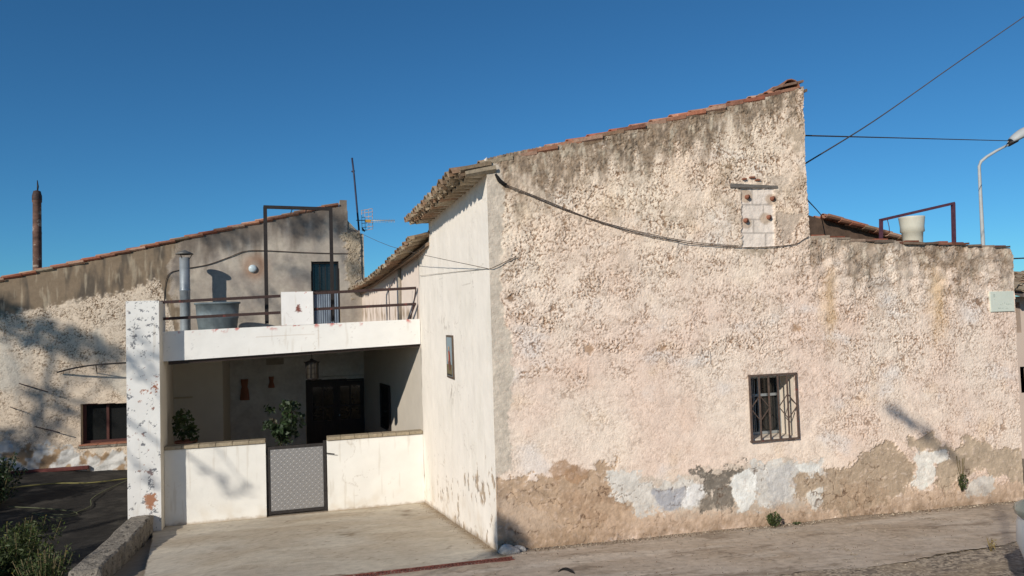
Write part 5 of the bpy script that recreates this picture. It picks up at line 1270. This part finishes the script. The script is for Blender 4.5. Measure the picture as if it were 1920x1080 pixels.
# ================================================================= trees and added casters outside the frame that throw the shadows
def casting(px, py, pl, dist): 
    p = pl.at(px, py) if pl else gpt(px, py); return p-SUNL*dist
def shade_tree(name, label, foot, clusters, leafm, size=.13, seed=3, tr=.09, lr=.022, n=90):
    foot = Vector(foot); rr = random.Random(seed); t = thing(name, label, 'tree', tuple(foot)); top = max(c[0].z for c in clusters)
    cx = sum((c[0] for c in clusters), Vector())/len(clusters); q = MB()
    trunk = [foot-Z*.2, foot.lerp(cx, .35)+Vector((.15,-.1,0)), foot.lerp(cx, .75)+Vector((-.1,.1,.2)), cx+Z*.5]
    q.tube(smooth(trunk, 5), [tr*(1-.035*i) for i in range(16)], 10)
    q.build('trunk', M_bark, t); q = MB(); b = MB()
    for (c, r, dens) in clusters:
        s_ = foot.lerp(cx, rr.uniform(.55, 1)); b.tube(smooth([s_, s_.lerp(c, .5)+Z*.12, c], 4), [lr*(1-.08*i) for i in range(9)], 6)
        leaves(q, c, (r, r, r*.8), int(n*dens*.85*(r/.4)**2), size, rr, aspect=.4)
    b.build('limb', M_bark, t); q.build('crown', leafm, t); return t
cl = []
for (x, y, r, d) in ((10,600,.5,2.4),(55,615,.48,2.4),(100,632,.42,2.6),(145,648,.42,2.6),(190,662,.4,2.6),(228,672,.35,2.2),(0,575,.4,1.5),(70,735,.25,1.2),(110,752,.28,1.6),(150,775,.3,1.6),(95,800,.30,2.2),(60,835,.4,2),(10,850,.5,2.6),(-20,820,.5,2.4),(140,700,.2,.8),(190,705,.26,.9),(230,700,.2,.9)):
    cl.append((casting(x, y, PG, 15+2*math.sin(x)), r, d))
c0 = sum((c[0] for c in cl), Vector())/len(cl)
shade_tree('pine_tree', 'pine tree beyond the left of the yard shading the rough gable wall', (c0.x-1.5, c0.y-1, 0), cl, M_leafd, .22, 5, n=34)
cl = []
for (x, y, r, d) in ((550,425,.36,2.2),(590,425,.36,2.6),(635,425,.36,2.6),(668,440,.25,1.6),(425,450,.35,1.8),(380,440,.3,1.2),(460,440,.3,1.6),(545,505,.28,1.2),(575,520,.3,1.1),(660,500,.28,1.8),(445,600,.3,.9),(505,560,.3,.8),(330,520,.25,1.2)):
    cl.append((casting(x, y, PG, 15+1.5*math.sin(x*2)), r, d))
for (x, y, r, d) in ((262,690,.22,1.8),(285,660,.18,1.3),(262,640,.16,.8),(282,895,.16,1.5),(262,880,.13,.9),(390,900,.20,1.5),(425,905,.13,1.8),(360,880,.18,.8)):
    cl.append((casting(x, y, PFf, 11.5+math.sin(x)), r, d))
c0 = sum((c[0] for c in cl), Vector())/len(cl)
shade_tree('pine_tree', 'taller pine tree behind the viewer whose shade falls on the terrace wall', (c0.x-.5, c0.y-1.5, float(gz(c0.x-.5, c0.y-1.5))), cl, M_leafd, .12, 6)
cl = []  # added leaf clumps, placed so their shade lands on the house corner
for (x, y, r, d) in ((945,1002,.20,7),(956,1018,.20,7),(940,985,.12,5),(948,1035,.2,6)):
    cl.append((casting(x, y, PR, 9.0), r, d))
c0 = cl[0][0]
shade_tree('corner_shade_tree', 'unseen round-crowned young tree added to throw shade on the house corner', (c0.x-.1, c0.y-.1, float(gz(c0.x, c0.y))), cl, M_leafd, .09, 7, .016, .008)
# unseen leaning bough, added to cast the streak on wall and pavement
pts = [casting(1676,772,PR,10), casting(1740,815,PR,10), casting(1800,872,PR,10), casting(1868,950,None,10.2), casting(1905,1075,None,10.5)]
pts += [pts[-1]+(pts[-1]-pts[-2])*1.5-Z*.6]
ft = pts[-1]+Vector((-1.2,-2.0,0)); ft.z = 1.5
t = thing('added_streak_bough', 'unseen leaning tree with one long bough, added behind the viewer to cast a streak', 'tree', tuple(ft))
q = MB(); sp_ = smooth(pts+[ft], 5); q.tube(sp_, [.01+.16*(i/len(sp_))**6 for i in range(len(sp_))], 10); q.build('trunk', M_bark, t)
q = MB()
for i in list(range(0, 10))+list(range(15, 21)): leaves(q, sp_[i], (.11,.11,.11), (24-i if i < 10 else 9), .08, random.Random(i), aspect=.4)
q.build('crown', M_leafd, t)
# unseen hedge, added to throw shade over the yard
rr = random.Random(11)
for i, (x, y, h, lab) in enumerate(((-14.6,13.0,2.2,'unseen tall shrub added for yard shade, farthest along the left edge'),(-13.0,11.4,2.3,'unseen tall shrub added for yard shade, second from the far end'),(-11.4,9.8,2.3,'unseen shrub added for yard shade, middle of the left edge'),(-9.9,8.4,2.0,'unseen shrub added for yard shade, nearer the viewer'),(-8.3,6.7,1.5,'unseen lowest shrub added for yard shade, nearest the viewer'))):
    g = float(gz(x, y)); t = thing('added_shade_shrub', lab, 'shrub', (x, y, g), 'unseen shrubs added to shade the left yard'); q = MB()
    for k_ in range(7): q.tube([Vector((x,y,g-.05)), Vector((x+rr.uniform(-.7,.7), y+rr.uniform(-.7,.7), g+h*.8))], [.04,.015], 6)
    q.build('trunk', M_bark, t); q = MB(); leaves(q, (x, y, g+h*.52), (1.25,1.25,h*.5), 2600, .17, rr, aspect=.6); q.build('crown', M_leafd, t)
# ================================================================= light and camera
w = bpy.data.worlds.new('World'); sc.world = w; w.use_nodes = True; nt = w.node_tree
sky = nt.nodes.new('ShaderNodeTexSky'); sky.sky_type = 'NISHITA'; sky.sun_disc = False
to = -SUNL; elev = math.asin(to.z); az = math.atan2(to.x, to.y)
sky.sun_elevation = elev; sky.sun_rotation = az; sky.altitude = 1600; sky.air_density = 1.0; sky.dust_density = .2; sky.ozone_density = 4.0
bg = nt.nodes['Background']; hs = nt.nodes.new('ShaderNodeVectorMath'); hs.operation = 'MULTIPLY'; hs.inputs[1].default_value = (.40, .89, 1.09); nt.links.new(sky.outputs[0], hs.inputs[0]); nt.links.new(hs.outputs[0], bg.inputs['Color']); bg.inputs['Strength'].default_value = .080
sun = bpy.data.lights.new('Sun', 'SUN'); sun.energy = 4.1; sun.angle = math.radians(.6); sun.color = (1, .93, .83)
so = bpy.data.objects.new('Sun', sun); COL.objects.link(so); so.rotation_euler = (-SUNL).to_track_quat('Z', 'Y').to_euler(); so.location = (-10,-10,12)
cam = bpy.data.cameras.new('Camera'); co = bpy.data.objects.new('Camera', cam); COL.objects.link(co)
cam.sensor_width = 36; cam.lens = 36*F/1920; cam.clip_end = 3000; cam.clip_start = .05
co.matrix_world = Matrix.Translation(CAM) @ RM.to_4x4(); sc.camera = co
sc.view_settings.view_transform = 'Standard'; sc.view_settings.look = 'None'; sc.view_settings.gamma = 1; sc.view_settings.exposure = 0
